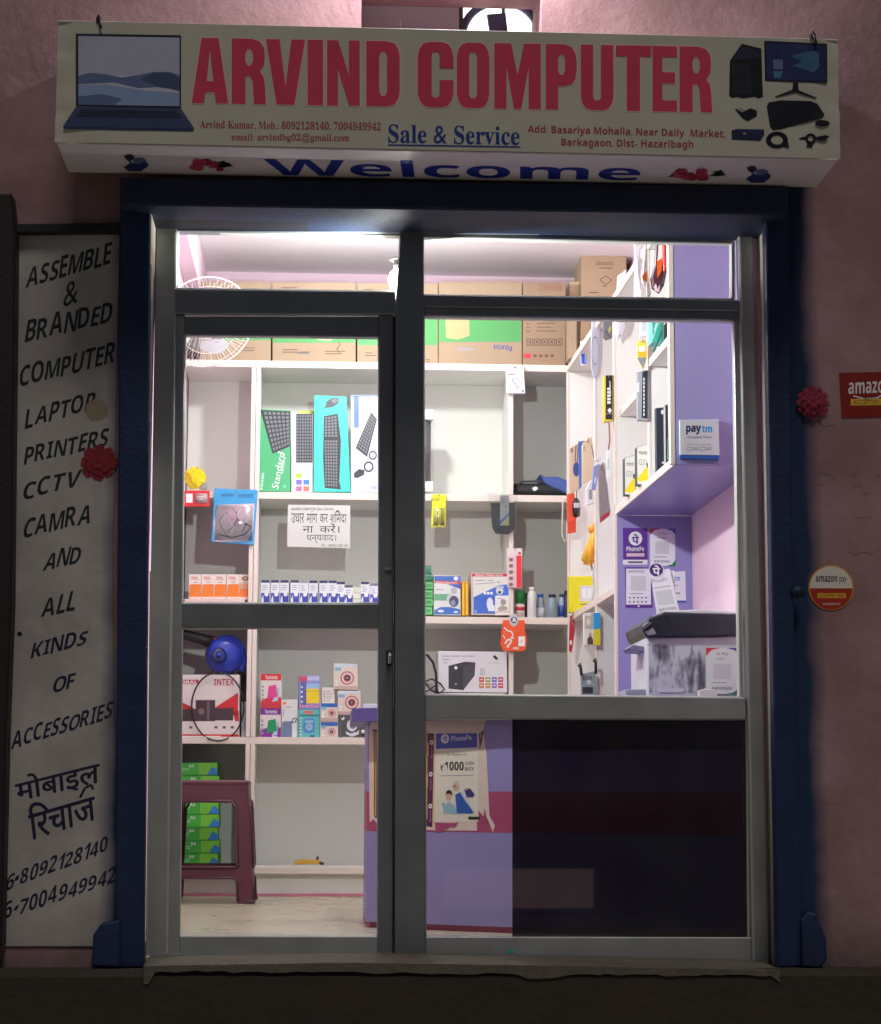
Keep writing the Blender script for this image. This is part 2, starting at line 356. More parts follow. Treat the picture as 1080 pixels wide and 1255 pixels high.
# interior shell
i_ = MB(); i_.box((-1.6, 0.252, CEIL), (2.6, 3.5, CEIL + 0.08), M_CEIL, 0); i_.box((-0.22, 0.051, 2.78), (XW + 0.1, 0.252, 2.845), M_CEIL, 0); i_.box((-0.22, 0.232, 2.846), (XW + 0.1, 0.251, CEIL + 0.08), M_CEIL, 0); i_.build('ceiling', bld)
i_ = MB(); i_.box((-0.22, 0.055, -0.3), (-0.12, 3.4, CEIL), M_PINKIN, 0); i_.box((XW, 0.055, -0.3), (XW + 0.1, 3.4, CEIL), M_PINKIN, 0)
i_.box((-0.22, 3.4, -0.3), (XW + 0.1, 3.5, CEIL), M_PINKIN, 0); i_.build('interior_wall', bld)
i_ = MB(); i_.box((-0.12, 0.26, 2.82), (-0.048, 3.38, CEIL - 0.002), M_PINKIN, 0.004); i_.build('ceiling_beam', bld)
M_FLOOR = mat((182, 174, 152), 0.28, var=0.22, scale=3.5, bump=0.03)
i_ = MB(); i_.box((-0.3, 0.06, FL - 0.3), (XW + 0.1, 3.4, FL), M_FLOOR, 0); i_.build('floor', bld)
# plinth, threshold with broken mortar
i_ = MB(); i_.box((-6, -0.24, -0.66), (8, WF - 0.001, P(60, 1189, -0.24).z), M_CONC, 0.02); i_.box((OX0, WF, -0.5), (OX1, 0.058, -0.03), M_CONC, 0.004); i_.build('plinth', bld)
th = MB(); top = [(176, 1184), (420, 1180), (700, 1184), (956, 1190)]
bot = [(956, 1204)]
x = 945
while x > 186:
    bot.append((x, 1190.5 + random.uniform(-1.5, 1.5) + (6 * (x - 176) / 780) + (5 if 640 < x < 690 else 0))); x -= random.uniform(7, 20)
th.loops([[P(a, b, -0.246) for a, b in top + bot + [(190, 1192), (182, 1206), (176, 1206)]]], M_MORT)
fr = [P(a, b, -0.246) for a, b in top]
for a, b in zip(fr[:-1], fr[1:]): th.poly([a, b, b + Vector((0, 0.24, 0.012)), a + Vector((0, 0.24, 0.012))], M_MORT, Vector((0, 0, 1)))
th.build('threshold', bld)
# reveals either side of the frame (pale plaster, chipped)
i_ = MB(); i_.box((OX1 - 0.03, -0.165, -0.02), (OX1, 0.03, OZ1), mat((236, 214, 208), 0.7, var=0.2, scale=25, bump=0.2), 0.002); i_.build('reveal', bld)
i_ = MB(); i_.box((1.865, 0.022, -0.02), (OX1 - 0.031, 0.05, OZ1), M_PINKIN, 0.001); i_.build('jamb', bld)
i_ = MB(); i_.box((OX0, -0.165, -0.02), (OX0 + 0.008, 0.03, OZ1), mat((224, 214, 196), 0.7, var=0.2, scale=30), 0.001); i_.build('reveal', bld)
# blue surround
p1 = MB(); p1.prism([(147, 232), (185, 232), (176, 1186), (141, 1186)], -0.175, WF - 0.001, M_BLUE, 0.005); p1.build('pillar', bld)
p2 = MB(); p2.prism([(938, 232), (966, 232), (972, 700), (985, 1184), (954, 1186)], -0.175, WF - 0.001, M_BLUE, 0.004); p2.build('pillar', bld)
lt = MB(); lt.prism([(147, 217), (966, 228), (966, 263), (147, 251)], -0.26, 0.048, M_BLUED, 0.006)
lt.prism([(184, 250), (938, 262), (938, 268.5), (184, 258)], -0.20, 0.04, mat((8, 14, 26), 0.75, var=0.3, scale=9, k=0.7), 0.003); lt.prism([(184, 260), (938, 270), (938, 279), (184, 269.5)], -0.10, -0.01, mat((8, 14, 26), 0.7), 0.003)  # soffit pieces near-black: shade painted in against the bulb's light
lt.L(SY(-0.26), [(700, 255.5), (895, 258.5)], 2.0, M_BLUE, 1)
lt.build('lintel', bld)
# foot blocks daubed with the same paint
fb = MB(); fb.prism([(112, 1185), (114, 1146), (124, 1132), (147, 1128), (147, 1186)], -0.2, WF - 0.002, M_BLUE, 0.006); fb.build('foot_block', bld)
fb = MB(); fb.prism([(984, 1185), (983, 1128), (990, 1118), (1001, 1120), (1006, 1134), (1013, 1150), (1014, 1176), (1006, 1187)], -0.2, WF - 0.002, M_BLUE, 0.006); fb.build('foot_block', bld)
fb = MB(); fb.lathe([(0.004, -0.02), (0.022, -0.012), (0.026, 0), (0.02, 0.012), (0.004, 0.02)], P(977, 725, -0.17), M_BLUED, (0, 0, 1), 12); fb.build('latch', bld)

# ------------------------------------------------------------------ dark neighbouring door edge on the far left
nb_ = MB(); nb_.prism([(-60, 236), (14, 237), (19, 285), (14, 740), (8, 900), (2, 1160), (-60, 1166)], -0.21, WF - 0.001, mat((26, 22, 22), 0.6, var=0.3, bump=0.2), 0.006)
tag(nb_.build('door_post'), 'dark brown neighbouring door post at the far left edge of the wall', 'door post')
sh = MB(); sh.prism([(18, 274), (147, 273), (147, 284), (18, 285)], -0.16, WF - 0.001, mat((18, 20, 26), 0.6, bump=0.1), 0.003)
tag(sh.build('ledge'), 'thin black ledge above the hand painted white wall panel', 'ledge')

# ------------------------------------------------------------------ hand lettered wall panel
PS = SY(WF - 0.006)
ps = thing('wall_sign', 'white painted wall panel hand lettered with a list of computer services', 'sign', P(80, 1165, WF))
q = MB(); q.prism([(23, 284), (147, 283), (138, 700), (147, 1160), (4, 1160), (8.5, 900), (15, 740), (18, 550)], WF - 0.006, WF - 0.0005, M_PANEL, 0.001); 
INKG = mat((14, 34, 36), 0.5, var=0.3, scale=30); INKB = mat((16, 22, 60), 0.5, var=0.3, scale=30)
t = q
def word(s, bx0, by0, bx1, by1, h, m, lean=3, bold=0.0):
    # baseline from (bx0,by0) to (bx1,by1), letters h high, leaning
    rng = random.Random(s); ws = [text_geo(sans(c))[2] + 0.09 for c in s]; tot = sum(ws) - 0.09; u = 0
    for c, w_ in zip(s, ws):
        u0, u1 = u / tot, (u + w_ - 0.09) / tot; u += w_; j = rng.uniform(-1.3, 1.3); hh = h * rng.uniform(0.92, 1.07) * (0.3 if c == '-' else 1); le = lean + rng.uniform(-1, 1.6); up = h * 0.35 if c == '-' else 0
        xa, xb = bx0 + (bx1 - bx0) * u0, bx0 + (bx1 - bx0) * u1; ya, yb = by0 + (by1 - by0) * u0 + j - up, by0 + (by1 - by0) * u1 + j - up + rng.uniform(-.6, .6)
        t.T(PS, sans(c), [(xa + le, ya - hh), (xb + le, yb - hh), (xb, yb), (xa, ya)], m, 1, bold)
word('ASSEMBLE', 31, 354, 135, 323, 26, INKG); word('&', 77, 377, 95, 371, 28, INKG, 2); word('BRANDED', 30, 420, 136, 393, 26, INKG)
word('COMPUTER', 23, 475, 140, 444, 25, INKG); word('LAPTOP', 30, 525, 114, 501, 23, INKG); word('PRINTERS', 29, 570, 131, 546, 22, INKG)
word('CCTV', 27, 612, 96, 596, 22, INKG, 4); word('CAMRA', 27, 660, 110, 640, 23, INKG, 4); word('AND', 52, 699, 97, 691, 22, INKG, 5)
word('ALL', 50, 756, 91, 748, 24, INKG, 5); word('KINDS', 37, 808, 104, 790, 19, INKB, 4); word('OF', 63, 850, 90, 844, 19, INKB, 4)
word('ACCESSORIES', 13, 918, 136, 880, 21, INKB, 4)
for ox, oy in ((0, 0), (.9, .3), (.4, .9), (-.5, .5)):
    t.T(PS, 'मोबाइल', [(17 + ox, 953 + oy), (121 + ox, 926 + oy), (122 + ox, 962 + oy), (22 + ox, 985 + oy)], INKB, 1 + ox)
for ox, oy in ((0, 0), (.9, .3), (.4, .9), (-.5, .5)):
    t.T(PS, 'िरचाज', [(33 + ox, 986 + oy), (114 + ox, 964 + oy), (118 + ox, 1004 + oy), (38 + ox, 1030 + oy)], INKB, 1 + ox)
t.L(PS, [(98, 978), (104, 966), (112, 962), (114, 968)], 3, INKB, 1)
word('6-8092128140', 6, 1092, 131, 1043, 20, INKB, 3); word('6-7004949942', 4, 1127, 141, 1082, 20, INKB, 3)
t.C(PS, 24, 777, 3, 3, INKG, 2); t.build('painted_panel', ps)

# ------------------------------------------------------------------ paper flowers on the wall
def flower(cx, cy, r, m, label, depth, petals):
    c = P(cx, cy, WF - 0.006); f = thing('paper_flower', label, 'flower', c, 'crumpled flowers stuck on the wall')
    s0 = r * (-CY + WF) / FPX; b = MB()
    rng = random.Random(cx)
    for ring, (rr, n, z) in enumerate([(1.0, petals, 0.2), (0.72, petals - 2, 0.6), (0.42, 6, 0.9)]):
        for k in range(n):
            a0 = 2 * math.pi * (k + 0.5 * ring) / n; wd = math.pi / n * 1.35
            pts = []
            for u, v in [(0.1, -0.4), (0.7, -1), (0.98, -0.5), (1.02, 0.3), (0.75, 1), (0.1, 0.4)]:
                rad = rr * s0 * u * rng.uniform(0.93, 1.06); a = a0 + v * wd
                pts.append(c + Vector((rad * math.cos(a), -depth * (z + 0.25 * u * rng.uniform(-0.4, 1)), rad * math.sin(a))))
            ctr = c + Vector((0, -depth * z * 1.1, 0)); mid = sum(pts, Vector()) / 6 + Vector((0, -depth * 0.12, 0))
            b.add(pts + [mid], [[i, (i + 1) % 6, 6] for i in range(6)], m)
    b.build('petals', f); d = MB(); d.lathe([(s0 * 0.6, 0), (s0 * 0.5, depth * 0.3), (0.002, depth * 0.5)], c, m, (0, -1, 0), 10); d.build('flower_base', f)
flower(121, 567, 23, mat((136, 34, 46), 0.85, var=0.2, scale=40), 'red crumpled flower stuck on the white painted panel', 0.009, 8)
flower(996, 494, 21, mat((146, 44, 70), 0.85, var=0.25, scale=40), 'rosy red frilled flower stuck on the pink wall by the blue pillar', 0.022, 12)
sp = MB(); cpt = [(118 + 15 * math.cos(a) * random.uniform(.85, 1.0), 503 + 15 * math.sin(a) * random.uniform(.85, 1.0)) for a in [i * 0.2094 for i in range(30)]]
sp.Q(SY(WF - 0.0062), cpt, mat((156, 142, 120), 0.85, var=0.3, scale=50), 1); tag(sp.build('stain'), 'brown smeared stain on the white panel above the red flower', 'stain')

# ------------------------------------------------------------------ stickers on the pink wall
s = MB(); S = SY(WF - 0.003); s.prism([(1029, 457), (1110, 455), (1112, 510), (1032, 512)], WF - 0.003, WF - 0.0005, mat((140, 38, 30), 0.35), 0.0005)
s.T(S, sans('amazon'), [(1040, 469), (1092, 466), (1092, 481), (1040, 483)], WHITE, 1); s.L(S, [(1046, 485), (1060, 489), (1074, 488), (1084, 483)], 1.6, WHITE, 1)
s.Q(S, [(1043, 489), (1096, 488), (1096, 496), (1043, 497)], mat((232, 190, 60), 0.4), 1); s.T(S, 'ACCEPTED HERE', [(1046, 490.5), (1094, 489.5), (1094, 494.5), (1046, 495.5)], mat((120, 40, 30), 0.5), 2)
tag(s.build('sticker'), 'red rectangular amazon payment sticker at the right edge of the wall', 'sticker')
s = MB(); s.C(S, 1019, 720, 28, 28, mat((214, 150, 70), 0.4), 0, 36); s.C(S, 1019, 720, 26, 26, mat((232, 224, 214), 0.4), 1, 36)
s.poly([S(1019 + 26 * math.cos(a), 721 + 26 * math.sin(a), 2) for a in [i * math.pi / 16 for i in range(17)]], mat((176, 52, 34), 0.4), Vector((0, -1, 0)))
s.T(S, sans('amazon') + ' pay', (1000, 706, 1038, 716), BLACK, 2); s.Q(S, [(1002, 727), (1037, 727), (1037, 733), (1002, 733)], mat((232, 180, 60), 0.4), 3); s.T(S, 'ACCEPTED HERE', (1004, 728.3, 1035, 731.8), mat((110, 40, 30), 0.5), 4); s.T(S, 'amazon.in', (1009, 738, 1030, 741.5), WHITE, 3)
tag(s.build('sticker'), 'round white and red amazon pay sticker on the pink wall', 'sticker')

# ------------------------------------------------------------------ signboard
M_BAN = mat((196, 194, 178), 0.36, var=0.14, scale=4, bump=0.5, bscale=3.5); M_BAN2 = mat((232, 228, 232), 0.45, var=0.06, scale=4, bump=0.08, bscale=6)
LRED = mat((214, 62, 98), 0.4, var=0.08, scale=10); LBLUE = mat((26, 56, 140), 0.4, var=0.08); LMAR = mat((168, 56, 82), 0.45, var=0.05); PINKW = mat((226, 196, 190), 0.4)
ftl, ftr, fbl, fbr = P(70, 25, SF), P(1028, 48, SF), P(68, 178, SF), P(1030, 190, SF)
zb = (fbl.z + fbr.z) / 2; zt = (ftl.z + ftr.z) / 2
sb = thing('signboard', 'long box signboard lettered ARVIND COMPUTER over the shop door', 'sign', ((ftl.x + ftr.x) / 2, -0.3, zb))
x0, x1 = (ftl.x + fbl.x) / 2, (ftr.x + fbr.x) / 2
ybk = (SZ(zb)(90, 212).y + SZ(zb)(1004, 226).y) / 2
core = MB(); prof = [(SF + 0.015, zb + 0.004), (ybk, zb + 0.004), (WF - 0.001, zb + 0.2), (WF - 0.001, zt - 0.004), (SF + 0.015, zt - 0.004)]
core.add([Vector((xx, a_, b_)) for xx in (x0 + 0.004, x1 - 0.004) for a_, b_ in prof], [[0, 1, 2, 3, 4], [9, 8, 7, 6, 5]] + [[i, i + 5, (i + 1) % 5 + 5, (i + 1) % 5] for i in range(5)], M_BAN); core.build('box_frame', sb)
# the stretched flex banner: a slightly wavy sheet over the front
def banner_grid(nx, nz):
    b = MB(); vs = []; fs = []
    for j in range(nz + 1):
        for i in range(nx + 1):
            u, v = i / nx, j / nz; e = min(u, 1 - u); wv = 0.0025 * math.sin(u * 46 + v * 5) * math.exp(-e * 26) + 0.0016 * math.sin(v * 30 + u * 60) * math.exp(-e * 40)
            vs.append(Vector((x0 + (x1 - x0) * u, SF + abs(wv) * 3.2, zb + (zt - zb) * v)))
    for j in range(nz):
        for i in range(nx): a = j * (nx + 1) + i; fs.append([a, a + 1, a + nx + 2, a + nx + 1])
    b.add(vs, fs, M_BAN, True); return b
bn = banner_grid(120, 14)
S = SY(SF - 0.0006)
# laptop picture
SCRN = [mat(c, 0.4, var=0.1, scale=20) for c in [(178, 180, 204), (196, 194, 210), (140, 164, 206), (92, 112, 154), (66, 80, 118)]]
bn.Q(S, [(93, 41), (222, 43), (222, 133), (93, 130)], mat((30, 34, 52), 0.4), 1)
bn.Q(S, [(96, 44), (220, 46), (220, 92), (96, 92)], SCRN[0], 2); bn.Q(S, [(96, 92), (220, 92), (220, 130), (96, 128)], SCRN[1], 2)
bn.Q(S, [(96, 93), (110, 89), (130, 91), (150, 95), (168, 92), (188, 88), (208, 88), (220, 92), (220, 112), (200, 106), (170, 108), (140, 101), (96, 103)], SCRN[3], 3)
bn.Q(S, [(172, 97), (186, 90), (200, 89), (212, 90), (220, 96), (220, 110), (196, 107)], SCRN[4], 4); bn.Q(S, [(96, 104), (130, 103), (170, 110), (220, 114), (220, 130), (96, 128)], SCRN[2], 4)
bn.Q(S, [(96, 118), (126, 115), (150, 121), (140, 129), (96, 128)], SCRN[3], 5)
bn.Q(S, [(93, 131), (222, 133), (238, 157), (77, 155)], mat((58, 72, 110), 0.4), 1); bn.Q(S, [(100, 134), (216, 136), (224, 145), (93, 143)], mat((34, 42, 70), 0.4), 2); bn.Q(S, [(77, 155), (238, 157), (237, 161), (79, 158)], mat((40, 52, 92), 0.4), 2)
# block capitals
def rr(a, b, c, d, k): return [(a + k, b), (c - k, b), (c, b + k * 1.2), (c, d - k * 1.2), (c - k, d), (a + k, d), (a, d - k * 1.2), (a, b + k * 1.2)]
GL = {
 'A': [[(0, 0), (.27, 1), (.73, 1), (1, 0), (.67, 0), (.62, .17), (.38, .17), (.33, 0)], [(.41, .34), (.59, .34), (.5, .82)]],
 'R': [[(0, 0), (0, 1), (.58, 1), (.82, .96), (.95, .86), (.97, .74), (.94, .6), (.82, .5), (.93, .42), (.97, .3), (1, 0), (.65, 0), (.61, .34), (.54, .42), (.4, .42), (.4, 0)], rr(.4, .59, .62, .84, .06)],
 'V': [[(0, 1), (.35, 1), (.5, .27), (.65, 1), (1, 1), (.73, 0), (.27, 0)]],
 'I': [[(0, 0), (0, 1), (1, 1), (1, 0)]],
 'N': [[(0, 0), (0, 1), (.34, 1), (.67, .46), (.67, 1), (1, 1), (1, 0), (.68, 0), (.33, .56), (.33, 0)]],
 'D': [[(0, 0), (0, 1), (.6, 1), (.84, .97), (.96, .88), (1, .78), (1, .22), (.96, .12), (.84, .03), (.6, 0)], rr(.39, .16, .62, .84, .06)],
 'C': [[(1, .6), (1, .78), (.95, .89), (.85, .97), (.68, 1), (.32, 1), (.15, .97), (.05, .89), (0, .78), (0, .22), (.05, .11), (.15, .03), (.32, 0), (.68, 0), (.85, .03), (.95, .11), (1, .22), (1, .42), (.61, .42), (.61, .2), (.57, .15), (.43, .15), (.39, .2), (.39, .8), (.43, .85), (.57, .85), (.61, .8), (.61, .6)]],
 'O': [[(.32, 0), (.68, 0), (.85, .03), (.95, .11), (1, .22), (1, .78), (.95, .89), (.85, .97), (.68, 1), (.32, 1), (.15, .97), (.05, .89), (0, .78), (0, .22), (.05, .11), (.15, .03)], rr(.38, .15, .62, .85, .05)],
 'M': [[(0, 0), (0, 1), (.36, 1), (.5, .52), (.64, 1), (1, 1), (1, 0), (.74, 0), (.74, .64), (.58, 0), (.42, 0), (.26, .64), (.26, 0)]],
 'P': [[(0, 0), (0, 1), (.6, 1), (.84, .96), (.96, .86), (1, .74), (1, .6), (.95, .46), (.84, .39), (.62, .36), (.4, .36), (.4, 0)], rr(.4, .53, .62, .84, .06)],
 'U': [[(0, 1), (0, .2), (.05, .1), (.15, .03), (.32, 0), (.68, 0), (.85, .03), (.95, .1), (1, .2), (1, 1), (.62, 1), (.62, .2), (.57, .15), (.43, .15), (.38, .2), (.38, 1)]],
 'T': [[(0, 1), (1, 1), (1, .83), (.69, .83), (.69, 0), (.31, 0), (.31, .83), (0, .83)]],
 'E': [[(0, 0), (0, 1), (1, 1), (1, .83), (.4, .83), (.4, .6), (.92, .6), (.92, .43), (.4, .43), (.4, .17), (1, .17), (1, 0)]],
}
def block(ch, xa, xb, ya, yb, sl, m, lay, grow=0):
    ls = []
    for k, lp in enumerate(GL[ch]):
        g_ = grow if k == 0 else -grow * 0.6
        cx = sum(p[0] for p in lp) / len(lp); cy = sum(p[1] for p in lp) / len(lp); pts = []
        for u, v in lp:
            X = xa + (xb - xa) * u; Y = yb + (ya - yb) * v + sl * u
            X += g_ * (1 if u > cx else -1); Y += g_ * (-1 if v > cy else 1); pts.append(S(X, Y, lay))
        ls.append(pts)
    bn.loops(ls, m)
for ch, a, b in [('A', 235, 280), ('R', 284, 326), ('V', 326, 374), ('I', 377, 396), ('N', 401, 441), ('D', 449, 490), ('C', 512, 556), ('O', 560, 600), ('M', 606, 663), ('P', 669, 707), ('U', 712, 752), ('T', 755, 798), ('E', 800, 830), ('R', 833, 873)]:
    ya = 46 + (a - 235) * 0.0178; yb = 126 + (a - 235) * 0.018
    block(ch, a, b, ya, yb, (b - a) * 0.0178, PINKW, 1, 1.3); block(ch, a, b, ya, yb, (b - a) * 0.0178, LRED, 3)
bn.T(S, serif('Arvind Kumar, Mob.: 8092128140, 7004949942'), [(245, 147), (467, 150), (467, 161), (245, 158)], LMAR, 1)
bn.T(S, serif('email: arvindbg02@gmail.com'), [(284, 163), (428, 164), (428, 175), (284, 174)], LMAR, 1)
bn.T(S, serif('Sale & Service'), [(476, 152), (637, 155), (637, 178), (476, 175)], LBLUE, 1, 0.004); bn.L(S, [(476, 177.5), (638, 180)], 1.8, LBLUE, 1)
bn.T(S, sans('Add: Basariya Mohalla, Near Daily  Market,'), [(647, 153), (889, 159), (889, 171), (647, 165)], LMAR, 1)
bn.T(S, sans('Barkagaon, Dist- Hazaribagh'), [(688, 169), (850, 172), (850, 184), (688, 181)], LMAR, 1)
# pictures of hardware on the right
NV = mat((20, 20, 32), 0.35, var=0.1); NV2 = mat((34, 32, 60), 0.4); CY2 = mat((58, 104, 140), 0.4, var=0.3, scale=30); BL2 = mat((30, 40, 92), 0.4, var=0.3, scale=20)
def Z(x, y): return (870 + x / 5.976, 20 + y / 5.976)
def zq(pts, m, l=1): bn.Q(S, [Z(*p) for p in pts], m, l)
zq([(148, 325), (236, 200), (378, 235), (390, 590), (360, 600), (330, 588), (240, 600), (210, 590), (160, 596), (143, 580)], NV); zq([(168, 320), (238, 222), (360, 250), (366, 300)], NV2, 2); zq([(165, 340), (300, 352), (305, 570), (163, 566)], mat((30, 28, 40), 0.4), 2)
zq([(400, 178), (860, 200), (862, 488), (406, 472)], NV); zq([(412, 190), (848, 212), (850, 476), (416, 462)], BL2, 2)
zq([(590, 290), (700, 262), (760, 250), (798, 270), (802, 370), (760, 412), (700, 390), (610, 360), (680, 330)], CY2, 3); zq([(466, 314), (536, 316), (536, 388), (466, 386)], mat((92, 112, 156), 0.4), 3); zq([(468, 402), (536, 400), (520, 452), (470, 450)], mat((76, 120, 160), 0.4), 3)
zq([(612, 484), (648, 485), (652, 540), (786, 596), (770, 602), (630, 556), (490, 592), (474, 588), (606, 536)], NV, 3)
zq([(418, 660), (432, 630), (520, 614), (740, 620), (790, 640), (842, 720), (820, 745), (520, 826), (466, 832), (444, 810)], NV); 
for k in range(5): bn.L(S, [Z(440 + k * 6, 660 + k * 30), Z(770 - k * 40, 650 + k * 24)], 0.6, NV2, 2)
bn.C(S, *Z(826, 783), 9, 4, NV, 2); zq([(185, 680), (200, 676), (240, 700), (300, 672), (346, 690), (346, 730), (278, 768), (240, 745)], NV); zq([(200, 684), (228, 668), (268, 690), (236, 702)], GREY, 2)
zq([(160, 836), (200, 824), (398, 828), (400, 866), (372, 912), (162, 902)], BL2); zq([(160, 842), (360, 848), (368, 908), (162, 898)], mat((26, 32, 66), 0.4), 2); bn.C(S, *Z(255, 858), 2, 1.2, GREY, 3)
bn.C(S, *Z(493, 905), 13.5, 10.3, NV, 1, 24, 0.55); zq([(540, 930), (575, 920), (582, 965), (545, 958)], NV, 2)
bn.C(S, *Z(740, 895), 7, 6.5, NV, 1, 16, 0.5); zq([(655, 890), (700, 880), (710, 902), (662, 902)], NV, 2); zq([(770, 885), (850, 868), (878, 880), (845, 912), (790, 910)], NV, 2); zq([(716, 920), (760, 918), (752, 960), (708, 958)], NV, 2)
# horizontal crease across the flex
bn.build('banner', sb)
# sloping underside with the welcome lettering
U = SZ(zb); un = MB()
back = [U(90, 212), U(1004, 226)]
yb_ = (back[0].y + back[1].y) / 2
un.box((x0 + 0.006, SF + 0.006, zb - 0.004), (x1 - 0.006, yb_, zb + 0.003), M_BAN2, 0.002)
U = SZ(zb - 0.0046)
un.T(U, sans('Welcome'), [(322, 193.5), (787, 201), (783, 221.5), (330, 214.5)], mat((30, 52, 150), 0.4, var=0.05), 1)
def rose(cx, cy, sc):
    rng = random.Random(int(cx)); G2 = mat((40, 70, 60), 0.5); RS = [mat((176, 40, 70), 0.5), mat((150, 26, 54), 0.5), mat((196, 70, 92), 0.5)]
    for a in range(7): w = rng.uniform(-30, 30); un.Q(U, [(cx + w * sc, cy + rng.uniform(-4, 4)), (cx + (w + 9) * sc, cy - 6 * sc + rng.uniform(-2, 4)), (cx + (w + 16) * sc, cy + 1)], G2, 1)
    for k in range(12): un.C(U, cx + rng.uniform(-20, 20) * sc, cy + rng.uniform(-5, 5) * sc, rng.uniform(4, 8) * sc, rng.uniform(2.5, 4.5) * sc, RS[k % 3], 2 + k, 9)
rose(252, 203, 1.0); rose(848, 214, 1.0)
def posy(cx, cy):
    B = [mat((40, 56, 108), 0.5), mat((96, 110, 150), 0.5), mat((30, 36, 60), 0.5)]
    un.Q(U, [(cx - 16, cy + 6), (cx - 8, cy + 1), (cx + 8, cy), (cx + 15, cy + 4), (cx + 6, cy + 11), (cx - 9, cy + 11)], B[0], 1); un.C(U, cx - 8, cy - 6, 6, 4, B[2], 2, 10); un.C(U, cx + 4, cy - 2, 8, 4, B[1], 3, 10); un.C(U, cx + 10, cy + 3, 5, 4, B[0], 4, 10); un.L(U, [(cx - 14, cy - 8), (cx - 4, cy + 3)], 2, B[2], 5)
posy(167, 199); posy(930, 213)
un.build('under_panel', sb)
for cx, cy in ((121, 27), (997, 47)):
    k = MB(); a = P(cx, cy, SF - 0.004); k.tube([a + Vector((0, 0.05, 0.0)), a + Vector((0, 0.0, 0.02)), a + Vector((0.004, -0.004, 0.0)), a + Vector((0.008, -0.005, -0.02))], 0.004, mat((60, 58, 56), 0.5, 0.6), 6); k.box(a + Vector((-0.008, 0, 0)), a + Vector((0.008, 0.02, 0.018)), mat((40, 40, 42), 0.5, 0.5), 0.002); k.build('clip', sb)
tp = MB(); tp.box((x0, SF + 0.002, zt - 0.004), (x1, WF - 0.002, zt + 0.002), mat((210, 204, 190), 0.5, var=0.1), 0.002); tp.build('top_panel', sb)

# ------------------------------------------------------------------ upper window and the lamp over the board
uw = thing('upper_window', 'small lit window recessed in the pink wall above the signboard', 'window', P(553, 37, 0.14))
k = MB(); k.cuboid_px(436, -20, 564, 60, 0.142, 0.16, mat((176, 178, 186), 0.5, 0.2, var=0.08), 0.003); k.box(P(563, -20, 0.138), P(567, 60, 0.165), DGREY, 0.002); k.build('shutter_board', uw)
k = MB(); k.cuboid_px(566, -20, 672, 70, 0.20, 0.21, mat((255, 252, 246), 0.5, var=0, emit=2.6), 0); k.build('pane', uw)
k = MB(); S2 = 0; RIM = mat((92, 98, 128), 0.5, 0.3)
k.tube([P(614 + 47 * math.cos(a), 44 + 42 * math.sin(a), 0.17) for a in [i * 2 * math.pi / 40 for i in range(40)]], 0.014, RIM, 8, True)
k.prism([(597, 17), (620, 15), (624, 50), (602, 50)], 0.16, 0.18, RIM, 0.003); k.tube([P(617, -5, 0.17), P(617, 20, 0.17)], 0.006, RIM, 8); k.build('round_grille', uw)
wl = thing('wall_lamp', 'bracket lamp on the pink wall above the signboard window', 'lamp', (0.9, WF, 3.5))
k = MB(); k.tube([(0.9, WF, 3.52), (0.9, -0.24, 3.54), (0.9, -0.28, 3.50)], 0.01, DGREY, 8); k.lathe([(0.03, 0), (0.07, 0.03), (0.02, 0.06)], (0.9, -0.28, 3.45), WHITE, (0, 0, 1), 14); k.build('bracket', wl)
k = MB(); k.lathe([(0.01, -0.05), (0.028, -0.03), (0.03, -0.01), (0.015, 0.01)], (0.9, -0.28, 3.43), mat((255, 236, 232), 0.4, var=0, emit=3), (0, 0, 1), 14); k.build('bulb', wl)
pl = bpy.data.lights.new('wall_lamp_light', 'POINT'); pl.energy = 62; pl.shadow_soft_size = 0.05; pl.color = (1.0, 0.95, 1.0)
plo = bpy.data.objects.new('wall_lamp_light', pl); COL.objects.link(plo); plo.location = (0.9, -0.28, 3.36)
# ------------------------------------------------------------------ aluminium shopfront
sf = thing('glazed_shopfront', 'grey aluminium and glass shopfront with door, fixed panes and fanlights', 'shopfront', (0.95, 0, 0))
def member(mb, px, m=M_ALU, y0=0.0, y1=0.05): mb.prism(px, y0, y1, m, 0.003)
fr = MB()
member(fr, [(191, 276), (217, 277), (206.5, 1181), (178, 1181)], M_ALU_LIT)          # left stile
member(fr, [(905, 278), (922, 278), (943, 1187), (922, 1187)], M_ALU_LIT)        # right stile
member(fr, [(217, 273), (905, 276), (905, 289), (217, 283)], y0=0.004)     # head
member(fr, [(214, 354), (485, 357), (485, 385), (213.5, 384)], y0=-0.006)         # transom over door
member(fr, [(519, 361), (905, 367.5), (907, 381), (519, 376)], y0=-0.003); member(fr, [(519, 376.5), (907, 381.5), (908, 392.5), (519, 387)], y0=0.010)
member(fr, [(491, 281), (519.5, 282), (521.5, 1187), (482.5, 1175), (484, 386)], y0=-0.008)          # mullion
member(fr, [(521, 851), (914, 855), (915, 882), (521, 881)], M_ALU_LIT)          # right middle rail
member(fr, [(521.5, 1148), (922, 1149), (922, 1187), (521.5, 1176)], M_ALU_LIT)     # right bottom rail
member(fr, [(178, 1172), (484, 1170), (484, 1176), (178, 1181)], M_ALUL, -0.02, 0.05)   # door track
member(fr, [(213.5, 284), (216.5, 284), (206, 1170), (202.5, 1170)], M_ALUL, -0.004, 0.0); member(fr, [(183.5, 700), (186, 700), (181, 1178), (179, 1178)], M_ALUL, -0.004, 0.0); member(fr, [(906, 290), (909, 290), (926, 1180), (922.5, 1180)], M_ALUL, -0.004, 0.0)  # thin pale strips paint the bright highlights along the stiles
fr.build('outer_frame', sf)
bd = MB()
def bead(x0, y0, x1, y1, w, m=M_ALUL, ya=0.018, yb=0.035):
    (ax, ay), (bx, by), (cx, cy), (dx, dy) = x0, y0, x1, y1
